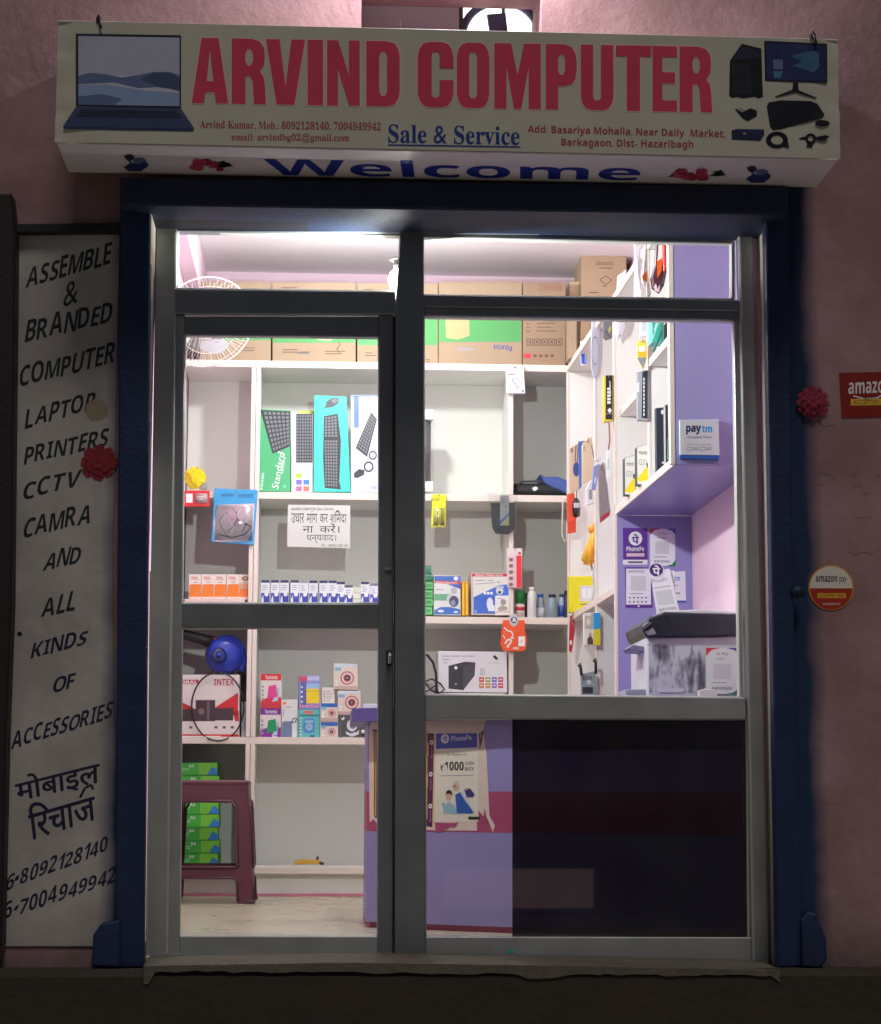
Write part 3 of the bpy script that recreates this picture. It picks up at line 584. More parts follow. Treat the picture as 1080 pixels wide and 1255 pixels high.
def ring(px, w, m, ya, yb):
    (ax, ay), (bx, by), (cx, cy), (dx, dy) = px
    member(bd, [(ax - w, ay - w), (bx + w, by - w), (bx, by), (ax, ay)], m, ya, yb); member(bd, [(dx, dy), (cx, cy), (cx + w, cy + w), (dx - w, dy + w)], m, ya, yb)
    member(bd, [(ax - w, ay - w), (ax, ay), (dx, dy), (dx - w, dy + w)], m, ya, yb); member(bd, [(bx, by), (bx + w, by - w), (cx + w, cy + w), (cx, cy)], m, ya, yb)
G_TL = [(219, 284), (490, 290), (490, 356), (218, 352)]; G_TR = [(520, 291), (896, 299), (896, 365), (520, 360)]
G_RU = [(521, 388.5), (899, 394), (906, 853.5), (522, 850)]; G_RL = [(522.5, 882), (912, 883), (914, 1149), (523, 1147)]
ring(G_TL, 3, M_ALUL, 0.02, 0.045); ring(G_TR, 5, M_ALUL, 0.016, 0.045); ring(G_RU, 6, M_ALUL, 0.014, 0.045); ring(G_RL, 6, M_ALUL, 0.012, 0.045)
bd.build('glazing_bead', sf)
def pane(px, Y, parent, m=M_GLASS, name='glass_pane', e=2):
    g_ = MB(); (ax, ay), (bx, by), (cx, cy), (dx, dy) = px
    g_.poly([P(ax - e, ay - e, Y), P(bx + e, by - e, Y), P(cx + e, cy + e, Y), P(dx - e, dy + e, Y)], m, Vector((0, -1, 0))); return g_.build(name, parent)
for G_ in (G_TL, G_TR, G_RU, G_RL): pane(G_, 0.006, sf)
fm = pane([(629, 883), (913, 884), (915, 1149), (629, 1148)], 0.010, sf, M_FILM, 'tinted_film', 1)
# the door leaf
dm = MB()
dl = bpy.data.objects.new('door', None); COL.objects.link(dl); dl.parent = sf; ORG[dl.name] = ORG[sf.name]
def dmember(px, m=M_ALU, y0=0.012, y1=0.048): dm.prism(px, y0, y1, m, 0.003)
dmember([(210, 386), (226.5, 386), (220.5, 1172), (203.5, 1172)], M_ALU_LIT); dmember([(464, 386), (482.5, 386), (482, 1172), (463, 1172)])
dmember([(226, 388), (464, 388), (464, 413), (226, 410.5)]); dmember([(223, 739), (465, 740), (464, 770), (222.5, 769)]); dmember([(220.5, 1147), (463, 1147.5), (463, 1171), (220, 1171)], M_ALU_LIT)
dm.build('door_frame', dl)
bd = MB(); G_DU = [(228, 411.5), (463, 413.5), (464, 738), (223.5, 738)]; G_DL = [(223, 771), (463, 771), (462, 1146), (221, 1146)]
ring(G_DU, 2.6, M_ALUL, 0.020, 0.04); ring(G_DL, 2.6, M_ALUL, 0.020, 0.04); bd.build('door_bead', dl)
for G_ in (G_DU, G_DL): pane(G_, 0.025, dl)
hk = MB(); hk.cuboid_px(472, 696, 480, 699, 0.004, 0.014, mat((180, 180, 176), 0.3, 0.8), 0.001); hk.build('lock', dl)
hk = MB(); hk.cuboid_px(474, 797, 480, 816, -0.004, 0.014, M_RUB, 0.002); hk.tube([P(478, 801, -0.006), P(478.5, 801, -0.03), P(478, 806, -0.034), P(477.5, 813, -0.03)], 0.005, mat((190, 190, 186), 0.25, 0.9), 8); hk.build('handle', dl)
# gap line between door and mullion
sl_ = MB(); sl_.cuboid_px(482.6, 388, 484.2, 1172, -0.009, 0.012, M_RUB, 0); sl_.build('rubber_seal', sf)
k = MB(); k.C(SY(-0.001), 626, 1166, 4.5, 3, mat((70, 190, 180), 0.4, var=0.3), 1, 12); tag(k.build('sticker'), 'tiny round turquoise sticker on the bottom rail of the shopfront', 'sticker')

# ------------------------------------------------------------------ the lit bulb inside the glass
BP = P(489, 346, 0.05)
bu = thing('ceiling_bulb', 'glowing white bulb in a holder hanging behind the fanlight by the mullion', 'lamp', BP)
k = MB(); k.lathe([(0.012, -0.034), (0.03, -0.014), (0.035, 0.006), (0.028, 0.03), (0.016, 0.042)], BP, mat((255, 252, 244), 0.4, var=0, emit=40), (0, 0, 1), 18); k.build('glass_bulb', bu)
k = MB(); k.lathe([(0.017, 0.042), (0.018, 0.07), (0.012, 0.05), (0.004, 0.082)], BP, WHITE, (0, 0, 1), 16); k.lathe([(0.03, 0.072), (0.03, 0.076)], BP, WHITE, (0, 0, 1), 16); k.build('bulb_holder', bu)
k = MB(); k.tube([BP + Vector((0, 0, 0.08)), BP + Vector((0.004, 0.0, 0.3)), Vector((BP.x, BP.y, CEIL))], 0.003, WHITE, 6); k.build('cord', bu)
bl = bpy.data.lights.new('bulb_light', 'POINT'); bl.energy = 170; bl.shadow_soft_size = 0.03; bl.color = (0.95, 1.0, 0.985)
blo = bpy.data.objects.new('bulb_light', bl); COL.objects.link(blo); blo.location = BP + Vector((0, 0.0, -0.065)); 

# second lamp: a plain LED bulb on the shop ceiling, deeper in, above the view
LP2 = Vector((0.74, 2.08, 2.86))
b2_ = thing('ceiling_lamp', 'round white ceiling lamp deep inside the shop', 'lamp', (0.74, 2.08, CEIL))
k = MB(); k.lathe([(0.05, CEIL - LP2.z - 0.001), (0.05, 0.09), (0.02, 0.075), (0.02, 0.05)], LP2, WHITE, (0, 0, 1), 18); k.build('lamp_base', b2_)
k = MB(); k.lathe([(0.012, -0.025), (0.03, -0.005), (0.033, 0.015), (0.02, 0.05)], LP2, mat((255, 252, 244), 0.4, var=0, emit=9), (0, 0, 1), 18); k.build('glass_bulb', b2_)
l2 = bpy.data.lights.new('ceiling_lamp_light', 'POINT'); l2.energy = 50; l2.shadow_soft_size = 0.04; l2.color = (0.95, 1.0, 0.985)
lo2 = bpy.data.objects.new('ceiling_lamp_light', l2); COL.objects.link(lo2); lo2.location = LP2 + Vector((0, 0.02, -0.15))

# ------------------------------------------------------------------ rear shelving
XL = -0.115
def zof(y, Y=YB, x=455): return P(x, y, Y).z
T1, T2, T3, T4, T5 = zof(444.5), zof(605), zof(755.5), zof(904.5), zof(1063)
TH = 0.028
su = thing('wall_shelving', 'cream laminate shelving filling the back wall behind the stock', 'shelving', (0.8, YB, FL))
XD1, XD1b, XD2 = P(309, 600, YB).x, P(315, 600, YB).x, P(626.5, 600, YB).x
k = MB(); k.box((XL, YBK, FL), (XW, YBK + 0.018, T1 - TH), M_LAMB, 0); k.build('back_panel', su)
for z in (T1, T2, T3, T4, T5):
    k = MB(); x1_ = XR - 0.001 if z != T1 else XW
    k.box((XL, YB + 0.004, z - TH), (x1_, YBK - 0.001, z), M_LAM, 0.001); k.box((XL, YB - 0.003, z - TH - 0.0015), (XR - 0.001, YB + 0.003, z + 0.0015), M_EDGE, 0.001); k.build('shelf_board', su)
def upright(xc, za, zb2, w=0.02):
    k = MB(); k.box((xc - w / 2, YB + 0.006, za), (xc + w / 2, YBK - 0.001, zb2), M_LAM, 0.001); k.box((xc - w / 2 - 0.001, YB - 0.005, za), (xc + w / 2 + 0.001, YB + 0.0055, zb2), M_EDGE, 0.001); k.build('divider', su)
levels = [FL, T5, T4, T3, T2, T1]
for a, b in zip(levels[:-1], levels[1:]):
    za = a + (0.0016 if a != FL else 0); z2 = b - TH - 0.0018
    upright(XD1, za, z2, 0.018); upright(XD1b, za, z2, 0.018)
    if a not in (FL,): upright(XD2, za, z2, 0.018)
k = MB(); k.box((XL, YB + 0.03, FL), (XR - 0.001, YB + 0.045, T5 - TH - 0.002), M_LAM, 0.001); k.box((XL, YB + 0.02, FL), (XR - 0.001, YB + 0.029, FL + 0.012), mat((196, 120, 140), 0.5), 0.001); k.build('skirting', su)

# ------------------------------------------------------------------ right-hand shelving
XRF, YRF = 1.682, 0.30         # the unit stands slightly askew: its front edge leans inwards towards the street
SR = Surf((XR, YB, 0), (-(YB - YRF), -(XRF - XR), 0))
def yx(x, y=600): return SR(x, y).y
YE = YRF     # street end of the unit
YU = [yx(730), yx(754), yx(796.5)]
ru = thing('side_shelving', 'cream shelving along the right wall ending in a purple panel behind the glass', 'shelving', (1.8, 1.5, FL))
ZL1 = SR(832, 560).z; ZL2 = SR(813, 424).z; ZL4 = SR(728, 739).z; ZL3 = T1
CT = 0.80                      # counter top
def board(z, ya, yb2, xa=XR, under=None, edge=True, name='shelf_board'):
    k = MB(); k.box((xa + 0.006, ya, z - 0.024), (XW - 0.001, yb2, z), M_LAM, 0.001)
    if under: k.box((xa + 0.006, ya, z - 0.0275), (XW - 0.001, yb2, z - 0.0245), under, 0.0005)
    if edge: k.box((xa - 0.002, ya, z - 0.027), (xa + 0.0055, yb2, z + 0.001), M_EDGE, 0.001)
    k.build(name, ru)
board(ZL3, YE + 0.02, YB - 0.006, name='shelf_board'); board(ZL1 + 0.014, YE + 0.001, YU[1] - 0.012, under=M_PURPU)
board(ZL2 + 0.012, YE + 0.02, YU[2] - 0.011); board(SR(761, 494).z, YU[2] + 0.011, YU[1] - 0.011, XR + 0.02)
board(ZL4 + 0.012, YU[1] + 0.011, YB - 0.006)
def side_up(y, za, zb2, m=M_LAM, w=0.02):
    k = MB(); k.box((XR + 0.006, y - w / 2, za), (XW - 0.001, y + w / 2, zb2), m, 0.001); k.box((XR - 0.004, y - w / 2 - 0.001, za), (XR + 0.0055, y + w / 2 + 0.001, zb2), M_EDGE, 0.001); k.build('divider', ru)
side_up(YU[0], FL, ZL4 - 0.016); side_up(YU[0], ZL4 + 0.0135, ZL3 - 0.028); side_up(YU[1], ZL1 + 0.016, ZL3 - 0.028); side_up(YU[2], ZL1 + 0.016, ZL3 - 0.028)
k = MB(); k.box((XR + 0.006, YB + 0.0, FL), (XW - 0.001, YB + 0.02, ZL3 - 0.03), M_LAM, 0.001); k.box((XR - 0.004, YB - 0.003, FL), (XR + 0.0055, YB + 0.02, ZL3 - 0.03), M_EDGE, 0.001); k.build('divider', ru)
# purple end board of the lower unit, inside the niche
k = MB(); k.box((XR + 0.006, YU[1] - 0.012, CT - 0.1), (XW - 0.001, YU[1] + 0.009, ZL1 - 0.014), M_PURP, 0.001); k.box((XR - 0.006, YU[1] - 0.014, CT - 0.1), (XR + 0.0055, YU[1] + 0.01, ZL1 - 0.016), M_EDGE, 0.001); k.build('end_panel', ru)
k = MB(); k.box((XR + 0.003, YE - 0.016, ZL1 - 0.012), (XW - 0.001, YE, CEIL - 0.004), mat((162, 156, 206), 0.4, var=0.06, scale=3), 0.001)
k.box((XR - 0.014, YE - 0.017, ZL1 - 0.012), (XR + 0.0025, YE + 0.012, CEIL - 0.004), M_EDGE, 0.001); k.build('end_panel', ru)

for o in bpy.data.objects:
    if o.parent == ru:
        for v in o.data.vertices:
            gx, gy = v.co.x + ORG[ru.name].x, v.co.y + ORG[ru.name].y
            if gx < 1.8: v.co.x += (XRF - XR) * (YB - gy) / (YB - YRF)

# ------------------------------------------------------------------ counter
A = Vector((P(450, 1000, 0.75).x, 0.75, 0)); B = Vector((P(628, 1000, 0.45).x, 0.45, 0)); E_ = B + (B - A) * 0.9
E_ = Vector((XW - 0.002, B.y - 0.25, 0))
ct = thing('shop_counter', 'purple shop counter with a crimson band behind the lower glass pane', 'counter', (1.3, 0.8, FL))
def slab(mb, pts, z0, z1, m):
    n = len(pts); vs = [Vector((p[0], p[1], z0)) for p in pts] + [Vector((p[0], p[1], z1)) for p in pts]
    mb.add(vs, [list(range(n)), list(range(2 * n - 1, n - 1, -1))] + [[i, i + n, (i + 1) % n + n, (i + 1) % n] for i in range(n)], m)
nA = Vector((-(B - A).y, (B - A).x, 0)).normalized(); nA = nA if nA.y > 0 else -nA
CS = Surf((A.x, A.y, 0), nA)     # face towards the street
zb1, zb2 = 0.505, 0.40
def cz(y, x=600): return CS(x, y).z
zb1, zb2, zb0 = cz(970, 560), cz(1020, 560), cz(1134, 560)
back_ = [(XW - 0.002, 1.25), (A.x, 1.25)]
zt_ = P(455, 868, 0.75).z - 0.002; CT = zt_
for z0, z1, m, nm in ((FL, zb0, M_BAND, 'toe_board'), (zb0, zb2, M_PURP, 'front_panel'), (zb2, zb1, M_BAND, 'front_band'), (zb1, CT - 0.045, M_PURP, 'front_panel')):
    k = MB(); of = 0.012 if nm == 'toe_board' else 0.0
    slab(k, [(A.x + of, A.y + of), (B.x, B.y + of), (E_.x, E_.y + of)] + back_, z0, z1 - 0.0004, m); k.build(nm, ct)
k = MB(); slab(k, [(A.x - 0.055, A.y - 0.03), (B.x - 0.01, B.y - 0.035), (E_.x, E_.y - 0.035)] + [(XW - 0.002, 1.28), (A.x - 0.055, 1.28)], CT - 0.045, CT, mat((96, 82, 150), 0.35, var=0.06)); k.build('counter_top', ct)
# ------------------------------------------------------------------ stock
def pack(name, label, cat, px, Y, dep, base, dec=None, group=None, side=None, ch=0.0015, rz=0.0):
    """a box (or card) whose front outline is px on plane Y; dec(mb, S) prints on its front"""
    if len(px) == 4 and not hasattr(px[0], '__len__'): x0, y0, x1, y1 = px; px = [(x0, y0), (x1, y0), (x1, y1), (x0, y1)]
    mb = MB(); mb.prism(px, Y, Y + dep, base, ch, side)
    if dec: dec(mb, SY(Y))
    o = mb.build(name); tag(o, label, cat, group)
    if rz:
        o.rotation_euler.z = rz
    return o
def c_(*rgb, rough=0.42): return mat(rgb, rough, var=0.06, scale=18)
KR = mat((156, 134, 110), 0.75, var=0.10, scale=9, bump=0.04); KRD = mat((150, 126, 102), 0.75, var=0.10, scale=9); KRI = mat((92, 70, 56), 0.7); KG = mat((78, 150, 84), 0.6, var=0.10, scale=9)
GC = 'cartons lined up on the top of the rear shelving'
def lines(b, S, x, y, w, n, gap, m, lay=1, h=1.0):
    rng = random.Random(int(x * 7 + y))
    for i in range(n): b.R(S, x, y + i * gap, x + w * rng.uniform(0.55, 1.0), y + i * gap + h, m, lay)

# ---- cartons on top
def d1(b, S): b.R(S, 245, 411, 332, 417, KG); b.R(S, 245, 383, 332, 411, KG); lines(b, S, 296, 426, 26, 2, 3, KRI); b.R(S, 245, 346, 331, 347.5, KRD, 2)
pack('carton', 'brown carton with a green band half behind the white fan', 'carton', (245, 345, 332, 443), YB + 0.03, 0.28, KR, d1, GC)
def d2(b, S): b.R(S, 334.5, 384, 436, 420, KG); lines(b, S, 346, 428, 34, 2, 3, KRI); b.R(S, 365, 431, 379, 434, mat((120, 110, 104), 0.5)); lines(b, S, 398, 430, 26, 2, 3, KRI); b.L(S, [(414, 417), (417, 422), (413, 428), (416, 432)], 1, KRI, 2); b.Q(S, [(384, 412), (408, 411), (406, 418), (390, 417)], c_(160, 170, 120), 2); lines(b, S, 345, 352, 26, 2, 2.5, KRI)
pack('carton', 'brown carton with a green band beside the fan, second from the left of the row', 'carton', (334, 346, 436, 444.5), YB + 0.03, 0.28, KR, d2, GC)
def d3(b, S): b.R(S, 439, 388, 536, 423, KG); lines(b, S, 448, 432, 14, 2, 3, KRI); lines(b, S, 522, 440, 8, 2, 3, KRI); lines(b, S, 446, 354, 12, 1, 3, KRI)
pack('carton', 'brown carton with a green band crossing behind the aluminium mullion', 'carton', (438, 347, 537, 446), YB + 0.03, 0.28, KR, d3, GC)
def d4(b, S):
    b.R(S, 538.5, 388, 639, 419, KG); b.Q(S, [(546, 386), (575, 388), (576, 411), (562, 416), (547, 414)], c_(176, 160, 112), 2); b.R(S, 562, 426.5, 581, 429.5, c_(150, 142, 150), 1)
    b.T(S, sans('foxin'), [(628, 431), (605, 429), (606, 422), (629, 424)], c_(60, 76, 140), 1); b.R(S, 538.5, 346, 639, 347.2, KRD, 1)
pack('carton', 'wide brown carton with green band and upside down foxin lettering', 'carton', (538, 345, 640, 448), YB + 0.025, 0.3, KR, d4, GC)
def d5(b, S):
    b.T(S, sans('ZEBRONIX'), (660, 348, 690, 356), c_(140, 96, 80), 1)
    for i in range(4): lines(b, S, 645, 392 + i * 4.5, 5, 1, 3, KRI); lines(b, S, 658, 391 + i * 4.7, 28, 1, 3, KRI)
    for i in range(5): x = 646 + i * 9; b.L(S, [(x, 415.5), (x + 7, 415.5), (x + 7, 423), (x, 423), (x, 415.5)], 1, KRI); b.L(S, [(x + 2, 421), (x + 3.5, 417.5), (x + 5, 421)], 1.2, KRI)
    b.R(S, 642, 433, 651, 439, c_(196, 60, 70)); 
    for i in range(4): b.C(S, 656 + i * 7, 436, 2.4, 2, c_(110, 70, 60), 1, 10)
    b.L(S, [(646, 443), (656, 440), (668, 442), (684, 440)], 1.4, c_(150, 108, 80))
pack('carton', 'brown carton printed with handling symbols at the right end of the row', 'carton', (641, 346, 693.5, 450), YB + 0.02, 0.3, KRD, d5, GC)
def d6(b, S):
    b.T(S, 'ultrasonic', (730, 319, 752, 325), KRI); lines(b, S, 735, 328, 16, 1, 2, KRI)
    b.L(S, [(735, 343), (742.5, 338), (750, 343), (742.5, 349), (735, 343)], 0.9, KRI); lines(b, S, 738, 350, 10, 1, 2, KRI); lines(b, S, 722, 358, 16, 1, 2, KRI)
k = MB(); k.prism([(713, 312), (768, 314), (766, 452), (712, 452)], 2.97, 3.25, mat((170, 146, 118), 0.75, var=0.08, scale=9), 0.002)
d6(k, SY(2.97)); a, b2, c2 = P(713, 312, 2.97), P(768, 314, 2.97), P(738, 308, 2.97)
k.poly([a, b2, b2 + Vector((-0.02, 0.12, 0.03)), c2 + Vector((0, 0.12, 0.012))], KRD, Vector((0, -1, 1))); k.poly([a, c2, c2 + Vector((0, 0.05, 0))], KRD, Vector((0, -1, 0))); k.poly([c2, b2, c2 + Vector((0, 0.05, 0))], KRD, Vector((0, -1, 0)))
tag(k.build('carton'), 'tall brown carton with partly open flaps in the back corner', 'carton')
pack('carton', 'pale brown carton half hidden left of the tall open corner carton', 'carton', (698, 345, 713, 452), 3.06, 0.2, mat((206, 182, 150), 0.75, var=0.08), None)

# ---- keyboards on the second shelf
Y2 = YB + 0.05
KD = c_(44, 46, 52); KK = c_(112, 114, 120)
def keys(b, S, quad, rows, cols, m, lay):
    (ax, ay), (bx, by), (cx, cy), (dx, dy) = quad
    for i in range(rows):
        for j in range(cols):
            def q(u, v): tx, ty = ax + (bx - ax) * u, ay + (by - ay) * u; qx, qy = dx + (cx - dx) * u, dy + (cy - dy) * u; return (tx + (qx - tx) * v, ty + (qy - ty) * v)
            u0, u1 = (j + .15) / cols, (j + .82) / cols; v0, v1 = (i + .15) / rows, (i + .82) / rows
            b.Q(S, [q(u0, v0), q(u1, v0), q(u1, v1), q(u0, v1)], m, lay)
def dk1(b, S):
    qd = [(319, 502.5), (355.5, 504), (355.5, 547), (334, 556)]; b.Q(S, qd, KD, 1); keys(b, S, [(322, 503.5), (355, 505), (355, 545), (335, 554)], 9, 6, KK, 2)
    b.T(S, 'Standard', [(333, 597), (341, 553), (349, 556), (341, 600)], WHITE, 2); b.T(S, 'keyboard', [(344, 580), (347, 560), (351, 561), (348, 581)], WHITE, 2); b.T(S, sans('FOXIN'), [(319, 600), (321, 580), (324, 580), (322, 600)], WHITE, 2); b.C(S, 349, 596, 2, 2, c_(120, 200, 150), 2, 8)
GK = 'boxed keyboards standing on the second shelf'
pack('keyboard_box', 'green keyboard box lettered Standard at the left of the keyboard boxes', 'keyboard box', [(317.5, 501), (356, 503), (356, 603), (317.5, 602)], Y2, 0.04, c_(70, 168, 112), dk1, GK, side=c_(90, 150, 110))
def dk2(b, S):
    b.R(S, 363, 507, 383, 567, KD, 1); keys(b, S, [(363.5, 508), (382.5, 508), (382.5, 566), (363.5, 566)], 15, 6, KK, 2)
    for i, c in enumerate([(176, 196, 70), (230, 230, 230), (120, 100, 190), (60, 120, 200), (220, 90, 150), (230, 110, 90)]): x = 363 + (i % 2) * 9; y = 580 + (i // 2) * 8; b.R(S, x, y, x + 7, y + 6, c_(*c), 1)
pack('keyboard_box', 'narrow white keyboard box with small coloured squares at its foot', 'keyboard box', [(357, 506), (384, 507), (384, 603), (357, 603)], Y2 + 0.01, 0.04, c_(226, 226, 228), dk2, GK)
pack('keyboard_box', 'thin lime edged box peeping out behind the white keyboard box', 'keyboard box', [(366, 503), (386, 503), (386, 603), (366, 603)], Y2 + 0.06, 0.03, c_(190, 196, 90), None, GK)
def dk3(b, S):
    b.Q(S, [(397, 510), (414, 507), (418, 540), (416, 590), (418, 600), (398, 598), (396, 560)], KD, 1); keys(b, S, [(398, 511), (413, 509), (414, 536), (397.5, 536)], 7, 4, KK, 2); keys(b, S, [(397.5, 539), (414, 539), (414, 597), (398.5, 596)], 15, 5, KK, 2)
    b.Q(S, [(400, 492), (408, 487), (415, 488), (415, 494), (408, 499), (399, 500)], c_(70, 72, 78), 1); b.C(S, 410, 491, 4, 3, c_(110, 112, 118), 2, 10); b.L(S, [(400, 498), (396, 501)], 1, KD, 2); b.T(S, 'keyboard', [(421.5, 560), (421.5, 540), (424, 540), (424, 560)], c_(20, 120, 110), 1)
pack('keyboard_box', 'tall teal box picturing a black keyboard and mouse', 'keyboard box', [(385, 484), (425, 486), (430, 603), (384, 603)], Y2 - 0.01, 0.04, c_(60, 196, 182), dk3, GK, side=c_(30, 140, 130))
def dk4(b, S):
    b.R(S, 434, 486, 440, 524, c_(90, 120, 200), 1); lines(b, S, 434.5, 526, 5, 3, 6, GREY)
    b.Q(S, [(455, 505), (462, 514), (450, 560), (436, 549)], KD, 1); keys(b, S, [(454.5, 507), (461, 514.5), (449.5, 557), (437.5, 548)], 12, 4, KK, 2)
    for cx, cy, r in ((452, 572, 6), (457, 558, 5)): b.C(S, cx, cy, r, r * 1.1, BLACK, 2, 16, 0.72)
    b.Q(S, [(434, 580), (440, 575), (447, 576), (446, 582), (438, 586), (434, 585)], KD, 2); b.T(S, 'Logi', (455, 594, 462, 600), c_(80, 120, 200), 1); b.R(S, 430, 484.5, 470, 486, c_(80, 110, 200), 3)
pack('keyboard_box', 'silver grey combo box picturing a tilted keyboard with mouse and cable', 'keyboard box', [(430, 484), (486, 484), (486, 604), (430, 604)], Y2, 0.05, c_(196, 198, 206), dk4, GK)
# ---- left cell
k = thing('yellow_bag', 'shiny yellow plastic bag crumpled on the shelf at far left', 'bag', P(240, 601, YB + 0.06)); b = MB(); cc = P(239, 586, YB + 0.08); rng = random.Random(3); vs = []; fs = []
for i in range(9):
    for j in range(14):
        th_ = math.pi * i / 8; ph = 2 * math.pi * j / 14; r = 0.048 * (1 + rng.uniform(-.16, .16)); vs.append(cc + Vector((r * math.sin(th_) * math.cos(ph), r * .8 * math.sin(th_) * math.sin(ph), r * math.cos(th_))))
for i in range(8):
    for j in range(14): fs.append([i * 14 + j, i * 14 + (j + 1) % 14, (i + 1) * 14 + (j + 1) % 14, (i + 1) * 14 + j])
b.add(vs, fs, mat((236, 206, 30), 0.15, var=0.15, scale=50)); b.build('wrapper', k); b = MB(); b.box(cc + Vector((0.02, 0.0, -0.05)), cc + Vector((0.055, 0.03, -0.022)), GREY, 0.004); b.build('adapter', k)
# hanging blister cards: card with hole + hook, bubble in front
CLEAR = glass_mat('clear_plastic', (0.93, 0.94, 0.95), 2.2, 0.12, dust=0.03, dustcol=(0.85, 0.86, 0.88))
STEEL = mat((170, 170, 172), 0.3, 0.9, var=0.05)
def hang(name, label, cat, px, Y, base, dec=None, group=None, dep=0.008, bubble=None, hook=True, rz=0, tilt=None):
    if len(px) == 4 and not hasattr(px[0], '__len__'): x0, y0, x1, y1 = px; px = [(x0, y0), (x1, y0), (x1, y1), (x0, y1)]
    top = ((px[0][0] + px[1][0]) / 2, (px[0][1] + px[1][1]) / 2)
    t = thing(name, label, cat, P(top[0], top[1], Y), group)
    b = MB(); b.prism(px, Y, Y + dep, base, min(0.002, dep * 0.3))
    if dec: dec(b, SY(Y))
    b.build('card', t)
    if bubble:
        b = MB(); c0 = P(bubble[0], bubble[1], Y); hw = abs(P(bubble[2], bubble[1], Y).x - c0.x); hh = abs(P(bubble[0], bubble[3], Y).z - c0.z); dp = bubble[4] if len(bubble) > 4 else 0.02
        x0, x1 = c0.x, c0.x + hw; z1, z0 = c0.z, c0.z - hh; i = 0.18
        o_ = [(x0, z0), (x1, z0), (x1, z1), (x0, z1)]; n_ = [(x0 + hw * i, z0 + hh * i * .5), (x1 - hw * i, z0 + hh * i * .5), (x1 - hw * i, z1 - hh * i * .5), (x0 + hw * i, z1 - hh * i * .5)]
        vs = [Vector((x, Y - 0.001, z)) for x, z in o_] + [Vector((x, Y - dp, z)) for x, z in n_]
        b.add(vs, [[4, 5, 6, 7]] + [[j, (j + 1) % 4, 4 + (j + 1) % 4, 4 + j] for j in range(4)], CLEAR, True); b.build('blister', t)
    if hook:
        b = MB(); p = P(top[0], top[1] + 2.5, Y); b.tube([p + Vector((0, 0.06, 0.004)), p + Vector((0, -0.012, 0)), p + Vector((0, -0.016, 0.008))], 0.0018, STEEL, 6); b.build('hook', t)
    return t
def dh1(b, S): b.R(S, 228, 605, 236, 616, WHITE, 1); b.R(S, 239, 605, 254, 616, c_(240, 226, 222), 1); lines(b, S, 241, 607, 11, 3, 3, RED, 2)
hang('blister_pack', 'red blister card with white windows below the yellow bag', 'blister pack', (224, 601, 257, 621), YB - 0.012, c_(206, 34, 46), dh1, hook=False, bubble=(239, 605, 254, 616, 0.012))
def dh2(b, S):
    b.R(S, 262.5, 600, 314.5, 617, c_(52, 152, 206), 1); b.T(S, sans('earphone'), (271, 604, 286, 610), c_(20, 60, 120), 2); b.T(S, sans('iconnect'), (292, 604, 310, 610), c_(20, 60, 120), 2)
    b.Q(S, [(267, 619), (312, 617), (310, 650), (303, 663), (264, 664), (262, 640)], c_(216, 200, 206), 1); b.Q(S, [(272, 622), (290, 618), (306, 622), (300, 640), (280, 646)], c_(222, 176, 190), 2)
    for r in range(7): b.L(S, [(270 + 5 * r + 6 * math.sin(r * 2.1 + t * .9), 626 + t * 5 + 3 * math.cos(r + t)) for t in range(7)], 0.9, c_(110, 96, 104) if r % 2 else WHITE, 3 + r)
    b.L(S, [(268, 655), (284, 659), (300, 655), (308, 646), (300, 641)], 1.4, c_(60, 56, 64), 11)
hang('earphone_pack', 'blue topped clear zip pouch of pink earphones hanging from the left shelf', 'earphone pack', [(263, 598), (316, 601), (311, 668), (259, 664)], YB - 0.02, c_(70, 150, 205), dh2, bubble=(264, 619, 310, 662, 0.02))
# five toner cartons
def do(b, S, x, top):
    b.Q(S, [(x + 1, 717), (x + 3.5, 716), (x + 15, 716), (x + 15, 731.5), (x + 0.5, 731.5)], c_(240, 124, 34), 1); lines(b, S, x + 3, 707, 9, 2, 2.2, c_(200, 90, 70), 1); lines(b, S, x + 6, 713, 6, 1, 2, GREY, 1)
GO = 'white and orange small cartons in a row on the left shelf'
NO = ['leftmost of the five orange and white small cartons', 'orange and white small carton, second from the left of five', 'middle one of the five orange and white small cartons', 'orange and white small carton, fourth of five from the left', 'fifth orange and white small carton, bearing a brown picture']
o0 = None
for i in range(4):
    if i == 0: o0 = pack('small_carton', NO[0], 'small carton', (231, 704, 246.2, 734), YB + 0.03, 0.09, c_(236, 222, 214), lambda b, S: do(b, S, 231, 704), GO)
    else: dup(o0, P(231 + 15.6 * i, 704, YB + 0.03) - P(231, 704, YB + 0.03), NO[i])
def do5(b, S): do(b, S, 292.5, 704); b.R(S, 293.5, 715, 308, 722, c_(214, 160, 120), 2); b.C(S, 301, 709, 4, 3, c_(110, 80, 60), 2, 10, .5)
pack('small_carton', NO[4], 'small carton', (292.8, 704, 308, 735), YB + 0.035, 0.09, c_(232, 214, 200), do5, GO)
k = MB(); k.cuboid_px(226, 734, 300, 738, YB + 0.005, YB + 0.2, c_(232, 206, 196), 0.001); tag(k.build('carton'), 'flat pale carton lying under the five small orange cartons', 'carton')
